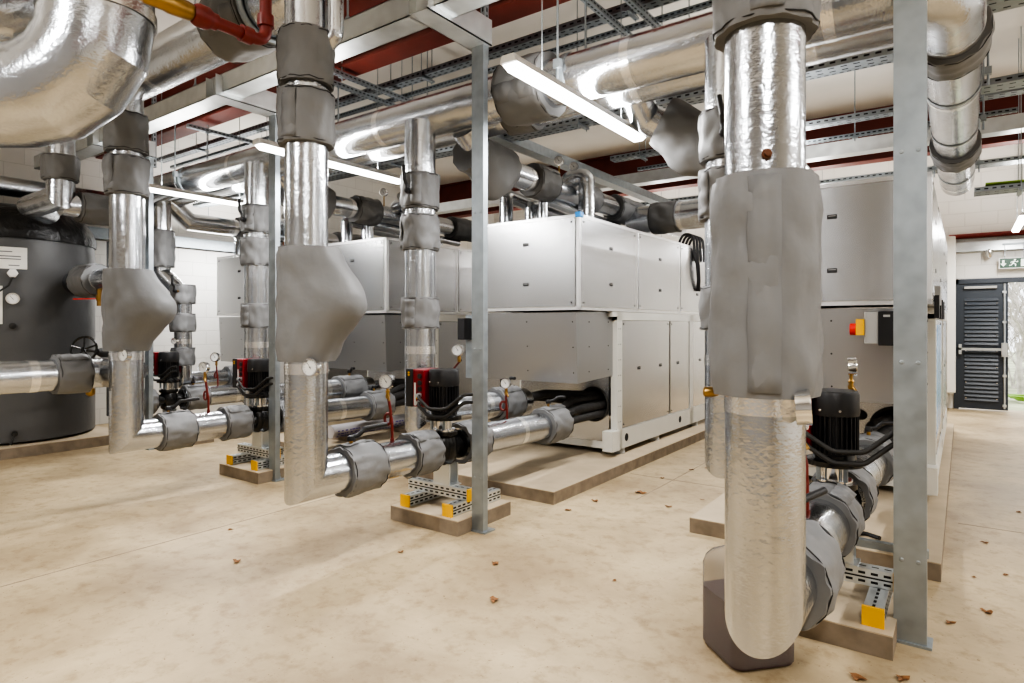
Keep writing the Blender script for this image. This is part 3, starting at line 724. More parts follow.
# fourth line in the distance
dx, dy = PUMPS[3][:2]
r = thing('discharge_pipe', 'distant foil pipe right of the farthest pump, with gauge and grey jackets', 'pipe', (dx, dy+.17, PZ-RR), 'foil mains between pumps and units')
pipe_part(r, [(dx, dy+.17, PZ), (dx, 5.1, PZ)], RR)
jacket(r, (dx, dy+.18, PZ), (dx, dy+.46, PZ), .155, RR, 50, seam=(.2,0,1)); jacket(r, (dx, 4.7, PZ), (dx, 5.0, PZ), .165, RR, 51)
siphon(r, (dx, dy+.62, PZ+RR), (dx, dy+.6, PZ+RR+.28)); gauge(r, (dx, dy+.59, PZ+RR+.37), (.5,-1,.1), .06, stem=(dx, dy+.6, PZ+RR+.3))
lever(r, (dx, dy+.3, PZ+.15), (0,0,1), (.8,-.4,.1), .24)
r = thing('suction_pipe', 'distant foil pipe feeding the farthest pump', 'pipe', (dx, 2.9, PZ-RR), 'foil mains between pumps and units')
pipe_part(r, [(dx, 3.15, 2.4), (dx, 3.15, PZ), (dx, dy-.17, PZ)], RR); jacket(r, (dx, dy-.38, PZ), (dx, dy-.18, PZ), .155, RR, 52)
r = thing('return_riser', 'slim offset riser with jackets against the white wall behind the leftmost riser', 'pipe', (-8.2, 4.0, .6), 'return risers behind the pumps')
pipe_part(r, [(-8.45, 3.9, 3.1), (-8.45, 3.9, 2.12), (-8.15, 4.02, 1.85), (-8.15, 4.02, .74), (-8.15, 5.0, .74)], .105)
jacket(r, (-8.45, 3.9, 2.2), (-8.45, 3.9, 2.68), .15, .105, 53); jacket(r, (-8.15, 4.02, 1.72), (-8.15, 4.02, 1.97), .15, .105, 54)
jacket(r, (-8.15, 4.02, 1.36), (-8.15, 4.02, 1.6), .15, .105, 55); jacket(r, (-8.15, 4.02, .93), (-8.15, 4.02, 1.16), .14, .105, 56)
lever(r, (-8.05, 3.9, 1.88), (.5,-1,0), (0,0,1), .2); jacket(r, (-8.15, 4.6, .74), (-8.15, 4.95, .74), .15, .105, 57)
gauge(r, (-8.0, 3.85, 1.25), (.5,-1,0), .04)

# ------------------------------------------------------------------ overhead mains
HR = .165
h1 = thing('header_pipe', 'front one of the twin large foil header pipes crossing overhead', 'pipe', (-4.5, 3.75, 3.16-HR))
pipe_part(h1, [(-9.3, 3.75, 3.16), (-.06, 3.75, 3.16), (-.06, 9.4, 3.16), (-.06, 9.4, ZC-.02)], HR, .26, 5, n=40)
jacket(h1, (-2.74, 3.75, 3.16), (-2.36, 3.75, 3.16), .235, HR, 60, seam=(0,-1,-.3))
jacket(h1, (-.06, 4.42, 3.16), (-.06, 4.72, 3.16), .20, HR, 61); jacket(h1, (-.06, 7.15, 3.16), (-.06, 7.6, 3.16), .20, HR, 62)
h2 = thing('header_pipe', 'rear one of the twin large foil header pipes crossing overhead', 'pipe', (-4.5, 4.12, 3.2-HR))
pipe_part(h2, [(-9.3, 4.12, 3.2), (-.22, 4.12, 3.2)], HR, n=40)
jacket(h2, (-3.0, 4.12, 3.2), (-2.74, 4.12, 3.2), .20, HR, 63)
for x in (-7.4, -4.95, -2.2):
    b = MB().lathe((x-.025, 3.75, 3.16), (1,0,0), [(0, HR+.002), (0, HR+.008), (.05, HR+.008), (.05, HR+.002)], 32, caps=False)
    for yy in (3.56, 3.94): b.cyl((x, yy, 3.1), (x, yy, 3.8), .008, 8).cbox((x, yy, 3.2), (.05, .04, .06))
    b.build('pipe_clamp', 'galvanised', h1)
for y in (5.4, 6.6, 8.4):
    b = MB().lathe((-.06, y-.025, 3.16), (0,1,0), [(0, HR+.002), (0, HR+.006), (.05, HR+.006), (.05, HR+.002)], 32, caps=False)
    for xx in (-.26, .14): b.cyl((xx, y, 3.1), (xx, y, ZC), .008, 8).cbox((xx, y, 3.2), (.04, .05, .05))
    b.build('pipe_clamp', 'galvanised', h1)
# flow header above the front risers
fh = thing('header_pipe', 'thick foil pipe at the upper left running over the risers', 'pipe', (-4.5, 2.35, 3.28))
pipe_part(fh, [(-5.75, 2.3, 3.46), (-3.2, 2.3, 3.46), (-3.2, 2.3, ZC-.02)], .178, .2, 4, n=40)
jacket(fh, (-4.05, 2.3, 3.46), (-3.62, 2.3, 3.46), .225, .178, 65, seam=(.1,-1,-.4))
MB().torus((-3.58, 2.3, 3.46), (1,0,0), .2, .02).build('flange_ring', 'galvanised', fh)
el = thing('bypass_elbow', 'small foil elbow pipe at the top right of the second riser', 'pipe', (-2.86, 2.5, 3.2))
pipe_part(el, [(-3.10, 2.30, 3.03), (-2.965, 2.34, 3.14), (-2.965, 2.34, ZC-.1)], .048, .05, 5, seams=False)

# huge elbow duct at the top left
u_ = V((-.81, -.586, 0)); c0 = V((-3.37, 1.26, 2.55))
du = thing('insulated_duct', 'very large crinkled foil elbow filling the top left corner', 'duct', (-3.7, 1.0, 2.34))
pipe_part(du, [c0+V((0,0,ZC-2.57-.02)), c0, c0+u_*2.6, c0+u_*2.6+V((0,0,1.9))], .238, .37, 4, n=44)
MB().lathe(c0+V((0,0,.37)), (0,0,1), [(0, .244), (.0, .249), (.05, .249), (.05, .244)], 44, caps=False).build('tape_seam', 'foil_seam', du)
b_ = thing('insulated_duct', 'foil pipe glimpsed inside the curve of the very large top left elbow', 'duct', (-4.5, .6, 3.2))
pipe_part(b_, [(-4.5, -1.5, 3.25), (-4.5, 1.3, 3.25), (-4.5, 1.3, ZC-.02)], .2, .25, 4)

# red gas pipe
gp = thing('gas_pipe', 'dark red pipe with a brass union and elbow left of the second riser top', 'pipe', (-3.0, 1.6, 3.0))
g0 = V((-2.54, .72, 2.72)); g1 = V((-2.54, 1.62, 2.72))
MB().tube(fillet([g0+V((0,-.4,0)), g1, g1+V((0,0,ZC-2.73))], .05, 4), .026, 16).build('red_pipe', 'red_paint', gp)
f_ = MB().cut().lathe(g1+V((0,-.12,0)), (0,1,0), [(0, .036), (.05, .036)], 16).cut().lathe(g1+V((0,0,.07)), (0,0,1), [(0, .036), (.05, .036)], 16).cut().lathe(g1+V((0,-.33,0)), (0,1,0), [(0, .034), (.02, .046), (.06, .046), (.08, .034), (.10,.034)], 16)
f_.build('pipe_fitting', 'red_paint', gp)
MB().lathe(g1+V((0,-.52,0)), (0,1,0), [(0, .032), (.01, .036), (.08, .034), (.1, .038), (.18, .036), (.19, .03)], 16).build('brass_union', 'brass', gp)

# ------------------------------------------------------------------ branch pipes over the units
BX = [-1.60, -3.40, -6.0, -8.55]
for i, x in enumerate(BX[1:]):
    lab = ['foil branch pipe with two gauges above the middle silver unit', 'foil branch pipe above the unit behind the second riser', 'foil branch pipe above the farthest unit'][i]
    r = thing('branch_pipe', lab, 'pipe', (x, 6, 2.72), 'branch pipes above the units')
    pipe_part(r, [(x, 4.02, 3.1), (x, 4.3, 2.86), (x, 8.9, 2.86)], .115)
    # wedge shaped jacket under the header
    if i < 2: jacket(r, (x, 4.05, 2.92), (x, 4.62, 2.88), .175, .115, 70+i, bulge=((0, 0, -1), .34, .62, .25), cord=False)
    jacket(r, (x, 5.0, 2.86), (x, 5.35, 2.86), .165, .115, 73+i, seam=(.5,-.2,.6))
    e_ = MB().tube(fillet([(x, 5.7, 2.86), (x, 5.7, 3.0), (x+.22, 5.72, 3.0), (x+.22, 5.72, 2.5)], .06, 3), .085, 20).build('foil_elbow', 'foil', r)
    jacket(r, (x, 5.95, 2.86), (x, 6.25, 2.86), .155, .115, 76+i); jacket(r, (x, 6.75, 2.86), (x, 7.5, 2.86), .16, .115, 79+i, seam=(.6,0,.4))
    for k, (gy) in enumerate((5.45, 5.75)):
        MB().cyl((x+.05, gy, 2.96), (x+.05, gy, 3.08), .008, 8).build('gauge_stem', 'brass', r); gauge(r, (x+.05, gy, 3.13), (.4,-1,0), .05)
    s = thing('flow_elbow_pipe', ['small', 'thin', 'far'][i]+' foil elbow pipes rising from the '+['middle', 'second left', 'leftmost'][i]+' unit top', 'pipe', (x-.5, 5.4, 2.47), 'elbow pipes on unit tops')
    pipe_part(s, [(x-.55, 5.35, 2.47), (x-.55, 5.35, 2.83), (x-.55, 6.9, 2.70)], .075, .04, 2); pipe_part(s, [(x-.33, 5.5, 2.47), (x-.33, 5.5, 2.72), (x-.33, 6.9, 2.66)], .07, .04, 2)
    jacket(s, (x-.55, 6.0, 2.775), (x-.55, 6.3, 2.75), .115, .075, 82+i)
    MB().tube(fillet([(x-.05, 5.3, 2.47), (x-.05, 5.3, 2.72), (x-.05, 7, 2.66)], .04, 3), .05, 14).build('foil_pipe', 'foil', s)
r = thing('branch_pipe', 'foil branch with a draped grey jacket left of the large front riser', 'pipe', (-1.75, 4.5, 2.8), 'branch pipes above the units')
pipe_part(r, [(-1.95, 4.15, 3.18), (-1.95, 4.42, 3.02), (-1.42, 4.75, 2.72), (-1.2, 5.3, 2.62), (-1.2, 5.3, 2.48)], .115); 
jacket(r, (-1.86, 4.5, 3.0), (-1.40, 4.75, 2.72), .185, .115, 90, bulge=((-.2, 0, -1), .30, .5, .3), cord=False)
r = thing('cross_pipe', 'foil pipe with a grey collar crossing above the rear of the middle unit', 'pipe', (-2, 7.1, 2.52))
pipe_part(r, [(-3.35, 7.15, 2.74), (-.95, 7.15, 2.74), (-.95, 8.3, 2.74)], .165); jacket(r, (-3.05, 7.15, 2.74), (-2.72, 7.15, 2.74), .19, .165, 91)

# ------------------------------------------------------------------ silver units
UX = [-.17, -2.87, -5.45, -7.95]
UL = ['silver unit at right behind the tall post, with the yellow and red switch', 'silver unit in the middle with a blue corner protector', 'silver unit behind the second riser, left of the middle post', 'leftmost silver unit against the white wall']
W_, Y0, Y1 = 1.22, 5.03, 10.05
def make_unit(xr, lab):
    xl = xr-W_; r = thing('chiller_unit', lab, 'machine', (xr-W_/2, (Y0+Y1)/2, .165), 'silver panelled machine units')
    # upper casing frame
    f = MB(); e = .035; za, zb = 1.59, 2.48
    for x in (xl, xr-e):
        for z in (za, zb-e): f.box((x, Y0, z), (x+e, Y1, z+e))
    for y in (Y0, Y1-e):
        for z in (za, zb-e): f.box((xl, y, z), (xr, y+e, z+e))
    ys = [Y0+(Y1-Y0)*k/4 for k in range(5)]
    for k, y in enumerate(ys):
        yy = min(max(y-e/2, Y0), Y1-e)
        f.box((xl, yy, za), (xl+e, yy+e, zb)).box((xr-e, yy, za), (xr, yy+e, zb))
    f.box((xl+.01, Y0+.01, zb-.02), (xr-.01, Y1-.01, zb-.005)).box((xl+.01, Y0+.01, za+.002), (xr-.01, Y1-.01, za+.015))
    f.build('casing_frame', 'extrusion', r)
    def panel(name, a, b, axis, latches, scr=True, m='panel'):
        o = MB().box(a, b).build(name, m, r, bevel=.004)
        a, b = V(a), V(b); l = MB().cut(); s = MB().cut()
        for (u, z) in latches:
            if axis == 'y': l.box((u-.032, a.y-.004, z-.016), (u+.032, a.y+.002, z+.016)); l.box((u-.025, a.y-.0055, z+.004), (u+.025, a.y-.004, z+.008), 1).cut()
            else: l.box((b.x-.002, u-.032, z-.016), (b.x+.004, u+.032, z+.016)); l.box((b.x+.004, u-.025, z+.004), (b.x+.0055, u+.025, z+.008), 1).cut()
        if latches: l.build('latch', ['black_plastic', 'grey_plastic'], r, o)
        if scr:
            k = .04
            if axis == 'y': ps = [((x, a.y, z), (0,-1,0)) for x in (a.x+k, b.x-k) for z in (a.z+k, b.z-k)]
            else: ps = [((b.x, y, z), (1,0,0)) for y in (a.y+k, b.y-k) for z in (a.z+k, b.z-k)]
            for p, n in ps: s.lathe(p, n, [(0, .011), (.004, .009)], 8).cut()
            s.build('panel_screw', 'rubber', r, o)
        return o
    zc = (za+zb)/2
    panel('front_panel', (xl+.03, Y0-.004, za+.03), (xr-.045, Y0+.02, zb-.028), 'y', [(xl+.62, zc+.2), (xl+.62, zc-.19)])
    for k in range(4):
        panel('access_panel', (xr-.02, ys[k]+.03, za+.03), (xr+.004, ys[k+1]-.03, zb-.028), 'x', [((ys[k]+ys[k+1])/2, zc+.18), ((ys[k]+ys[k+1])/2, zc-.18)])
    panel('rear_left_panel', (xl-.004, Y0+.03, za+.03), (xl+.02, Y1-.03, zb-.028), 'x', [], False)
    # sloping connection hood below the overhang
    h = MB(); yh = 5.82
    h.add([(xl+.02, Y0+.05, .90), (xr-.05, Y0+.05, .90), (xr-.05, yh, .93), (xl+.02, yh, .93), (xl+.02, Y0+.02, 1.57), (xr-.05, Y0+.02, 1.57), (xr-.05, yh, 1.585), (xl+.02, yh, 1.585)],
          [(0,3,2,1), (4,5,6,7), (0,1,5,4), (1,2,6,5), (2,3,7,6), (3,0,4,7)])
    ho = h.build('connection_hood', 'hood_panel', r)
    s = MB().cut()
    for z in (1.0, 1.24, 1.48): 
        for x in (xl+.08, (xl+xr)/2, xr-.09): s.lathe((x, Y0+.05-(z-.9)*.045, z), (0,-1,0), [(0, .007), (.003, .006)], 8).cut()
        for y in (5.3, 5.7): s.lathe((xr-.05, y, z), (1,0,0), [(0, .007), (.003, .006)], 8).cut()
    s.build('rivet', 'rubber', r, ho)
    # cream base frame
    c = MB(); yb = 5.80
    for x in (xl, xr-.07):
        c.box((x, yb, .165), (x+.07, Y1, .365)).box((x, yb, 1.50), (x+.07, Y1, 1.585))
        for y in (yb, 7.9, Y1-.12): c.box((x, y, .165), (x+.07, y+.12, 1.585))
    for y in (yb, Y1-.07): c.box((xl, y, .165), (xr, y+.05, .26))
    c.box((xl, yb-.1, 1.535), (xr+.0, yb+.02, 1.585))
    c.build('base_frame', 'cream', r)
    ce = MB().box((xr-.1, yb-.13, .165), (xr+.015, yb+.03, .37)).build('corner_bracket', 'cream', r)
    hh = MB().cut()
    for y in (yb+.22, 7.55, 9.4): 
        hh.lathe((xr+.001, y, .27), (1,0,0), [(0, .042), (.001, .042)], 16, rf=lambda t, a, rr, u, w: rr).cut()
    hh.build('lifting_hole', 'slot_dark', r)
    # perforations on the frame posts
    pf = MB().cut()
    for z in [.45+.16*k for k in range(7)]:
        for q in (-.02, .02): pf.lathe((xr+.0005, yb+.06+q, z), (1,0,0), [(0, .006), (.001, .006)], 6).cut()
    pf.build('frame_holes', 'slot_dark', r)
    # lower side panels
    lz0, lz1 = .37, 1.50
    yy = [yb+.13, 7.3, 7.9, 8.9, Y1-.13]
    for k in range(4):
        if k == 1: continue
    for a, b, lt in ((yb+.13, 7.22, (6.35, 6.95)), (7.26, 8.55, (7.5, 8.3)), (8.59, Y1-.13, (8.9, 9.6))):
        panel('lower_panel', (xr-.03, a, lz0), (xr-.008, b, lz1), 'x', [(v, .98) for v in lt], True, 'panel')
    MB().box((xl+.01, yb+.1, .37), (xl+.03, Y1-.1, 1.5)).build('rear_left_panel', 'hood_panel', r)
    # front plate with round hose port
    cx_, cz_, rp = xr-.27, .62, .17; p = MB(); n = 32; yq = yb-.002
    ring = [V((cx_+rp*math.cos(2*PI*k/n), yq, cz_+rp*math.sin(2*PI*k/n))) for k in range(n)]
    x0_, x1_, z0_, z1_ = xl+.02, xr-.09, .24, .92
    outer = []
    for k in range(n):
        a = 2*PI*k/n; dx_, dz_ = math.cos(a), math.sin(a)
        tx = ((x1_-cx_)/dx_ if dx_ > 0 else (x0_-cx_)/dx_) if abs(dx_) > 1e-6 else 1e9
        tz = ((z1_-cz_)/dz_ if dz_ > 0 else (z0_-cz_)/dz_) if abs(dz_) > 1e-6 else 1e9
        t_ = min(tx, tz); outer.append(V((cx_+dx_*t_, yq, cz_+dz_*t_)))
    for cxn, czn in ((x0_, z0_), (x0_, z1_), (x1_, z0_), (x1_, z1_)):
        j_ = min(range(n), key=lambda k: (outer[k]-V((cxn, yq, czn))).length); outer[j_] = V((cxn, yq, czn))
    p.add(ring+outer, [(k, n+k, n+(k+1) % n, (k+1) % n) for k in range(n)])
    po = p.build('port_plate', 'panel', r)
    MB().torus((cx_, yq-.008, cz_), (0,1,0), rp, .013, 32, 8).build('port_ring', 'rubber', r, po)
    MB().lathe((cx_, yq, cz_), (0,1,0), [(0, rp-.002), (.28, rp-.01), (.281, .001)], 28, caps=False).build('port_sleeve', 'slot_dark', r, po)
    # electrical box, cable loop on the side
    ft = MB().cut()
    for y in (5.98, 6.9, 8.2, 9.6):
        for x in (xl+.06, xr-.08): ft.lathe((x, y, .105), (0,0,1), [(0, .075), (.055, .07), (.06, .06)], 14).cut()
    ft.build('mounting_foot', 'grey_plastic', r)
    return r
unit = make_unit(UX[1], UL[1]); units = {1: unit}
for k in (0, 2, 3): units[k] = copy_tree(unit, (UX[k]-UX[1], 0, 0), UL[k])
u1 = units[1]
MB().box((UX[1]-.045, Y0-.012, 2.45), (UX[1]+.014, Y0+.06, 2.50)).build('corner_protector', 'blue', u1, bevel=.008)
hb = MB().cut()
for k in range(3): hb.tube(fillet([(UX[1]+.01, 7.95+k*.05, 2.42), (UX[1]+.05, 8.0+k*.05, 2.25), (UX[1]+.05, 8.05+k*.04, 2.05), (UX[1]+.02, 8.1+k*.05, 1.9)], .2, 4), .012, 8).cut()
hb.build('cable_loop', 'cable_black', u1)
for k in range(4):
    y = 7.98+k*.12
    MB().tube(fillet([(UX[1]-.2, y, 2.48), (UX[1]-.12, y, 2.66), (UX[1]+.02, y, 2.62), (UX[1]+.03, y+.02, 2.3)], .08, 4), .018, 8).build('cable_loop', 'cable_black', u1)
u0 = units[0]
xs = UX[0]
sw = MB().box((xs-.385, Y0-.10, 1.32), (xs-.30, Y0-.0, 1.54)).build('isolator_box', 'grey_plastic', u0, bevel=.004)
MB().box((xs-.30, Y0-.11, 1.31), (xs-.20, Y0-.0, 1.545)).build('isolator_cover', 'black_plastic', u0, sw, bevel=.004)
MB().box((xs-.27, Y0-.112, 1.505), (xs-.23, Y0-.1095, 1.52)).build('rating_label', 'grey_plastic', u0, sw)
MB().box((xs-.435, Y0-.11, 1.38), (xs-.385, Y0-.02, 1.49)).build('switch_plate', 'yellow', u0, sw)
MB().cyl((xs-.475, Y0-.065, 1.42), (xs-.433, Y0-.065, 1.42), .042, 14).build('switch_knob', 'safety_red', u0, sw)
MB().box((xs-.01, 5.95, .55), (xs+.0, 7.1, 1.45)).build('protective_film', 'film_blue', u0)
for k in range(4): MB().box((xs+.005, 5.3+k*.5, 1.5), (xs+.035, 5.42+k*.5, 1.66)).build('door_clamp', 'black_plastic', u0)
MB().box((xs+.0, 5.55, 1.60), (xs+.035, 5.9, 1.74)).build('junction_box', 'grey_plastic', u0)
tag(MB().box((-4.21, 4.86, 1.30), (-4.12, 4.98, 1.52)).build('isolator_box', 'black_plastic', bevel=.004), 'small black switch box fixed left of the middle post beside the unit', 'box')
tag(MB().box((-4.2, 4.98, .9), (-4.085, 5.06, 1.55)).build('fixing_plate', 'galvanised'), 'narrow metal plate behind the small black switch box', 'plate')
for k, (xr, nm) in enumerate(zip(UX, ('right', 'middle', 'second left', 'leftmost'))):
    slab('unit_plinth', xr-1.38, 4.26, xr+.2 if k else xr+.07, 10.4, .105, 'long low concrete plinth under the %s silver unit' % nm)

# ------------------------------------------------------------------ tank
tx, ty, tR = -9.33, 2.55, .85
tp = slab('tank_plinth', tx-.82, ty-.98, tx+.98, ty+.9, .12, 'low concrete plinth under the grey tank')
tk = thing('buffer_tank', 'large dark grey lagged tank with a black top at far left', 'tank', (tx, ty, .12))
MB().lathe((tx, ty, .13), (0,0,1), [(0, .80), (.02, .85), (2.18, .85), (2.3, .84), (2.36, .82)], 56).build('tank_body', 'tank_grey', tk)
MB().lathe((tx, ty, 2.42), (0,0,1), [(0, .858), (.06, .862), (.18, .83), (.32, .74), (.42, .5), (.46, .01)], 56, rf=lambda t, a, rr, u, w: rr*(1+.012*noise.noise(V((math.cos(a)*5, math.sin(a)*5, t*9))))).build('tank_cap', 'tank_cap', tk)
sm_ = MB()
for a in (-1.05, -.07, .5): sm_.obox((tx+.853*math.cos(a), ty+.853*math.sin(a), .15), (tx+.853*math.cos(a), ty+.853*math.sin(a), 2.42), .006, .006)
sm_.build('tank_seam', 'rubber', tk)
def on_tank(a, z, d=0.): return V((tx+(tR+d)*math.cos(a), ty+(tR+d)*math.sin(a), z))
a0 = -.25
def curved(name, a1, a2, z1, z2, m, off=.006, parent=None):
    vs = []; n = 8
    for i in range(n+1):
        a = a1+(a2-a1)*i/n; vs += [on_tank(a, z1, off), on_tank(a, z2, off)]
    return MB().add(vs, [(2*i, 2*i+2, 2*i+3, 2*i+1) for i in range(n)]).build(name, m, tk, parent)
pl = curved('notice_paper', a0-.34, a0+.15, 2.07, 2.31, 'paper', .008)
for z, w_ in ((2.26, .28), (2.21, .44), (2.18, .44), (2.11, .12)):
    vs = []; a1 = a0-.32+(.28 if w_ < .2 else .06 if w_ < .3 else .0)
    c = curved('printed_line', a1, a1+w_*.92, z-.006, z+.004, 'ink', .0095, pl)
curved('data_plate', a0-.45, a0-.10, 1.46, 1.88, 'paper', .008)
gd = on_tank(a0, 1.74, .02); nr = V((math.cos(a0), math.sin(a0), 0)); gauge(tk, gd, nr, .062)
MB().lathe(on_tank(a0, 1.44), nr, [(0, .03), (.03, .034), (.035, .0)], 14, caps=False).build('sensor_plug', 'rubber', tk)
MB().lathe(on_tank(a0, 2.02), nr, [(0, .05), (.05, .05), (.055, .04)], 6).build('sensor_head', 'white_plastic', tk)
MB().tube(fillet([on_tank(a0, 1.98, .04), on_tank(a0-.04, 1.88, .06), on_tank(a0-.15, 1.80, .05), on_tank(a0-.35, 1.78, .03)], .06, 4), .010, 8).build('sensor_cable', 'rubber', tk)
MB().lathe(on_tank(a0+.02, .25), nr, [(0, .03), (.06, .03), (.06, .02), (.1, .02)], 10).cyl(on_tank(a0+.02, .25, .07), on_tank(a0-.02, .14, .1), .012, 8).build('drain_cock', 'rubber', tk)
# outlet branch and its jacket
op = thing('outlet_pipe', 'short foil outlet pipe with grey jacket on the side of the tank', 'pipe', (-8.0, 2.9, 1.8))
pipe_part(op, [(-8.7, 2.93, 1.95), (-7.0, 2.93, 1.95), (-7.0, 2.93, 2.9)], .12); jacket(op, (-8.24, 2.93, 1.95), (-7.80, 2.93, 1.95), .185, .12, 95, seam=(.1,-.4,1))
cv = MB().cyl((-7.72, 2.90, 1.84), (-7.72, 2.90, 1.66), .026, 10).lathe((-7.72, 2.90, 1.78), (0,0,-1), [(0, .035), (.04, .035), (.07, .025)], 10); vo = cv.build('drain_valve', 'brass', op)
MB().obox((-7.73, 2.88, 1.74), (-7.92, 2.72, 1.735), .02, .012).build('valve_lever', 'safety_red', op, vo)
# lower main passing the tank
lm = thing('foil_main', 'horizontal foil main with grey collar passing in front of the grey tank', 'pipe', (-5.9, 1.2, .9))
pipe_part(lm, [(-5.88, -2.5, 1.05), (-5.88, 2.27, 1.05), (-5.55, 2.27, 1.05)], .125); jacket(lm, (-5.88, 1.88, 1.05), (-5.88, 2.12, 1.05), .16, .125, 96, seam=(.5,0,1))
# valve with handwheel on tank
hw = thing('gate_valve', 'black handwheel valve at the foot of the tank beside the leftmost riser', 'valve', (-7.9, 2.75, 1.0))
hc = V((-7.30, 2.60, 1.20)); hn = V((.55, -.75, .15)).normalized(); w_ = MB().torus(hc, hn, .13, .012); u1_, u2_ = perp(hn)
for k in range(5):
    a = 2*PI*k/5+.3; w_.tube([hc, hc+hn*.01+(u1_*math.cos(a)+u2_*math.sin(a))*.13], .009, 8)
w_.lathe(hc-hn*.02, hn, [(0, .025), (.04, .022)], 12); w_.build('handwheel', 'black_gloss', hw)
MB().cyl(hc, hc-hn*.35, .015, 8).lathe(hc-hn*.2, -hn, [(0, .03), (.08, .05), (.2, .07), (.3, .07)], 14).build('valve_body', 'rubber', hw)
MB().cyl((-8.4, 2.95, .98), (-6.9, 2.95, .98), .1, 20).build('foil_pipe', 'foil', hw)
MB().lathe((-7.55, 2.75, .87), (0,0,-1), [(-.05, .03), (.06, .035), (.1, .03), (.1, .045), (.16, .045), (.18, .02)], 12).build('strainer_plug', 'brass', hw)
sw2 = thing('gate_valve', 'thin dark handwheel on the wall pipe between tank and leftmost riser', 'valve', (-9.0, 3.9, 2.2))
hc = V((-8.6, 3.55, 2.32)); MB().torus(hc, (.9,-.3,0), .13, .010).tube([hc+V((0,0,.13)), hc, hc-V((0,0,.13))], .008, 8).tube([hc, hc+V((-.3,.1,0))], .015, 8).lathe(hc+V((0,0,-.1)), (0,0,-1), [(0, .04), (.08, .05), (.1, .03)], 10).build('handwheel', 'black_gloss', sw2)
MB().tube([(-8.9, 3.66, 3.0), (-8.9, 3.66, 1.0)], .06, 16).build('foil_pipe', 'foil', sw2)
# riser above the tank
tr_ = thing('insulated_riser', 'short foil riser ending in an elbow directly above the tank', 'pipe', (-7.16, 2.35, 2.6), 'foil-lagged risers with grey jackets')
pipe_part(tr_, [(-7.16, 2.35, 3.5), (-7.16, 2.35, 2.70), (-7.95, 2.35, 2.70), (-8.3, 2.6, 2.70)], .12)
jacket(tr_, (-7.16, 2.35, 2.86), (-7.16, 2.35, 3.10), .155, .12, 97); pipe_part(tr_, [(-7.16, 2.35, 2.63), (-7.16, 3.0, 2.63)], .11, seams=False); jacket(tr_, (-7.16, 2.5, 2.63), (-7.16, 2.95, 2.63), .155, .11, 98)
bp_ = thing('background_pipe', 'foil pipe running high behind the tank top at far left', 'pipe', (-9.6, 2.5, 3.0))
pipe_part(bp_, [(-9.5, -1.0, 3.15), (-9.5, 3.9, 3.15)], .12)

# ------------------------------------------------------------------ jerrican
jc = V((-.775, 2.845, 0)); ja = math.radians(-42)
jr = thing('jerrican', 'translucent plastic jerrican half full of brown liquid behind the front riser', 'container', tuple(jc))
Rm = Matrix.Rotation(ja, 3, 'Z')
def rrect(hx, hy, rc, z, n=6):
    out = []
    for (sx_, sy_, a0_) in ((1,1,0), (-1,1,PI/2), (-1,-1,PI), (1,-1,1.5*PI)):
        for k in range(n+1):
            a = a0_+PI/2*k/n; out.append(jc+Rm@V((sx_*(hx-rc)+rc*math.cos(a), sy_*(hy-rc)+rc*math.sin(a), 0))+V((0,0,z)))
    return out
def loft(rings):
    mb = MB(); n = len(rings[0]); mb.add([p for r_ in rings for p in r_], [(i*n+k, i*n+(k+1) % n, (i+1)*n+(k+1) % n, (i+1)*n+k) for i in range(len(rings)-1) for k in range(n)], 0, True)
    mb.add(rings[0], [list(range(n))[::-1]]); mb.add(rings[-1], [list(range(n))]); return mb
HX, HY = .152, .150
loft([rrect(HX-.02, HY-.02, .04, .002), rrect(HX, HY, .05, .02), rrect(HX, HY, .05, .37), rrect(HX-.008, HY-.008, .055, .405), rrect(HX-.025, HY-.025, .055, .43), rrect(HX-.055, HY-.055, .05, .447), rrect(HX-.08, HY-.08, .04, .452)]).build('can_body', 'can_plastic', jr)
loft([rrect(HX-.006, HY-.006, .047, .008), rrect(HX-.004, HY-.004, .047, .03), rrect(HX-.004, HY-.004, .047, .265)]).build('liquid', 'can_liquid', jr)
MB().lathe(jc+Rm@V((-.09, .0, 0))+V((0,0,.447)), (0,0,1), [(0, .03), (.025, .03), (.028, .0)], 16, caps=False).build('screw_cap', 'white_plastic', jr)
MB().tube(fillet([jc+V((.05,0,.42)), jc+V((.05,0,.47)), jc+V((-.03,.03,.47)), jc+V((-.03,.03,.42))], .02, 3), .012, 8).build('can_handle', 'can_plastic', jr)

# wrapped pipe length lying behind the second riser, with printed purple lines
wp = thing('wrapped_pipe', 'plastic wrapped pipe length with rows of purple printing, lying behind the second riser', 'pipe', (-5.86, 5.1, .105))
p0, p1 = V((-5.86, 4.55, .225)), V((-5.86, 5.75, .225)); MB().cut().box((-6.15, 4.7, .105), (-5.6, 4.78, .15)).cut().box((-6.15, 5.5, .105), (-5.6, 5.58, .15)).build('timber_bearer', 'concrete_plinth', wp)
MB().tube([p0, p1], .075, 24).build('pipe_length', 'plastic_wrap', wp)
tx_ = MB(); random.seed(3)
for row in range(4):
    a = .1-row*.42; e = V((math.cos(a), 0, math.sin(a)+.0)); t_ = V((-math.sin(a), 0, math.cos(a))); y = p0.y+.05
    while y < p1.y-.1:
        l_ = random.uniform(.02, .05); tx_.quad(V((p0.x, y+l_/2, .225))+e*.0762, V((0, l_/2, 0)), t_*.008, 0); y += l_+random.choice((.008, .008, .03))
tx_.build('printed_lettering', 'ink_purple', wp)

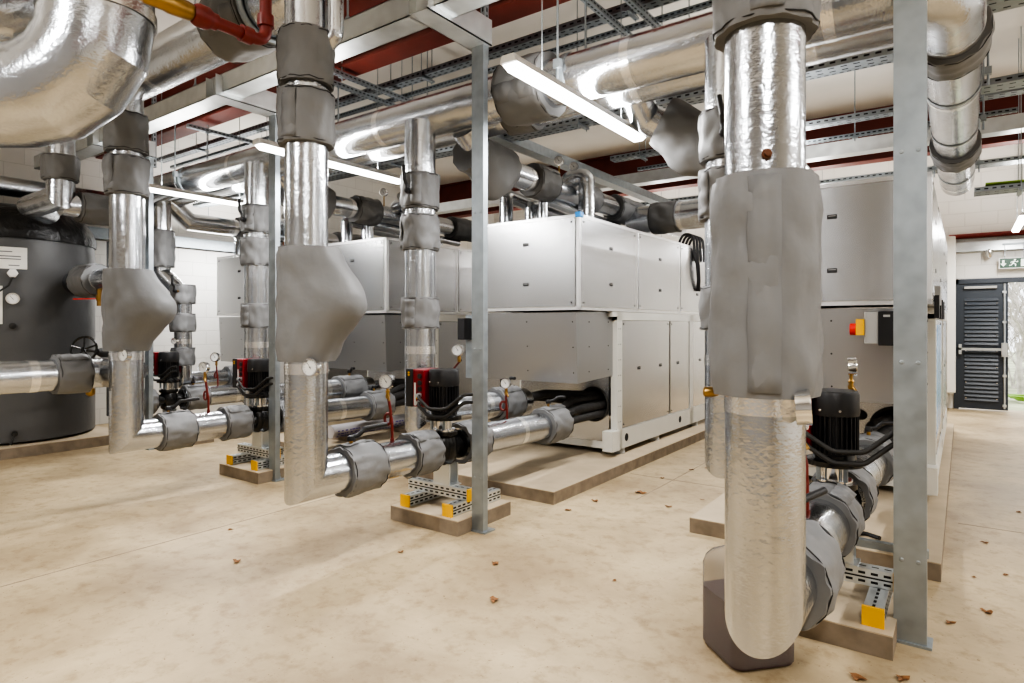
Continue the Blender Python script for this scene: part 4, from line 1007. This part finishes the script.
# small metal bracket and tool on the right plinth
tag(MB().box((-.62, 4.30, .105), (-.16, 4.345, .15)).build('metal_offcut', 'galvanised'), 'short grey metal offcut lying on the right plinth behind the front post', 'offcut')
tl = MB().tube(fillet([(-.70, 4.52, .118), (-.60, 4.50, .125), (-.50, 4.55, .118), (-.42, 4.50, .118)], .04, 3), .013, 8).cbox((-.58, 4.48, .123), (.09, .05, .035), rz=.4)
tag(tl.build('hand_tool', 'black_plastic'), 'small black tool lying on the right plinth beside the nearest pump', 'tool')

# ------------------------------------------------------------------ leaves
random.seed(11)
spots = [(-2.25, 5.0), (-2.45, 4.55), (-2.2, 6.1), (-2.1, 6.25), (-2.3, 5.6), (-2.05, 6.6), (-1.95, 6.9), (-1.9, 4.75), (-1.95, 7.2), (-2.5, 4.2), (-1.75, 5.1), (.12, 5.2), (.2, 4.6), (.05, 4.45), (.35, 6.2), (.3, 4.1), (-.05, 3.7), (.42, 5.1), (-.35, 2.9), (-.2, 3.0), (-2.9, 2.8), (-4.2, 2.4), (-2.3, 3.0), (.1, 3.95), (.55, 7.4), (-1.6, 3.2), (-3.6, 2.1), (-2.0, 2.6)]
lo = None
for i, (x, y) in enumerate(spots):
    s = random.uniform(.010, .022)*(2 if i == 0 else 1); rz = random.uniform(0, 6); vs = []; n = 9; rot = Matrix.Rotation(rz, 3, 'Z')
    for k in range(n):
        a = 2*PI*k/n; rr = s*(1+.35*math.sin(3*a)); vs.append(V((x, y, 0))+rot@V((rr*1.5*math.cos(a), rr*math.sin(a), .002+.5*s*abs(math.sin(a*1.5+i)))))
    mb = MB().add(vs+[V((x, y, .002))], [(k, (k+1) % n, n) for k in range(n)], 0, False)
    tag(mb.build('dead_leaf', 'leaf'), 'small curled dry brown leaf lying on the beige concrete floor', 'leaf', 'dry leaves scattered on the floor')

# ------------------------------------------------------------------ world, camera
w = bpy.data.worlds.new('world'); sc.world = w; w.use_nodes = True
w.node_tree.nodes['Background'].inputs['Color'].default_value = (.93, .96, 1, 1); w.node_tree.nodes['Background'].inputs['Strength'].default_value = 2.6
cd = bpy.data.cameras.new('camera'); cam = bpy.data.objects.new('camera', cd); COL.objects.link(cam); sc.camera = cam
cam.location = (0, 0, H); yaw = math.atan2(451, 623)
cam.rotation_euler = (PI/2, 0, yaw); cd.sensor_width = 36; cd.lens = 36*623/1024; cd.shift_y = -16.5/1024; cd.clip_start = .02; cd.clip_end = 200
for o in ROOTS + [leafm]:
    if '_loc' in o.keys(): del o['_loc']
sc.view_settings.view_transform = 'AgX'; sc.view_settings.look = 'AgX - High Contrast'; sc.view_settings.exposure = .2
sc.cycles.use_denoising = True; sc.cycles.max_bounces = 8; sc.cycles.glossy_bounces = 5; sc.cycles.caustics_reflective = False; sc.cycles.sample_clamp_indirect = 6
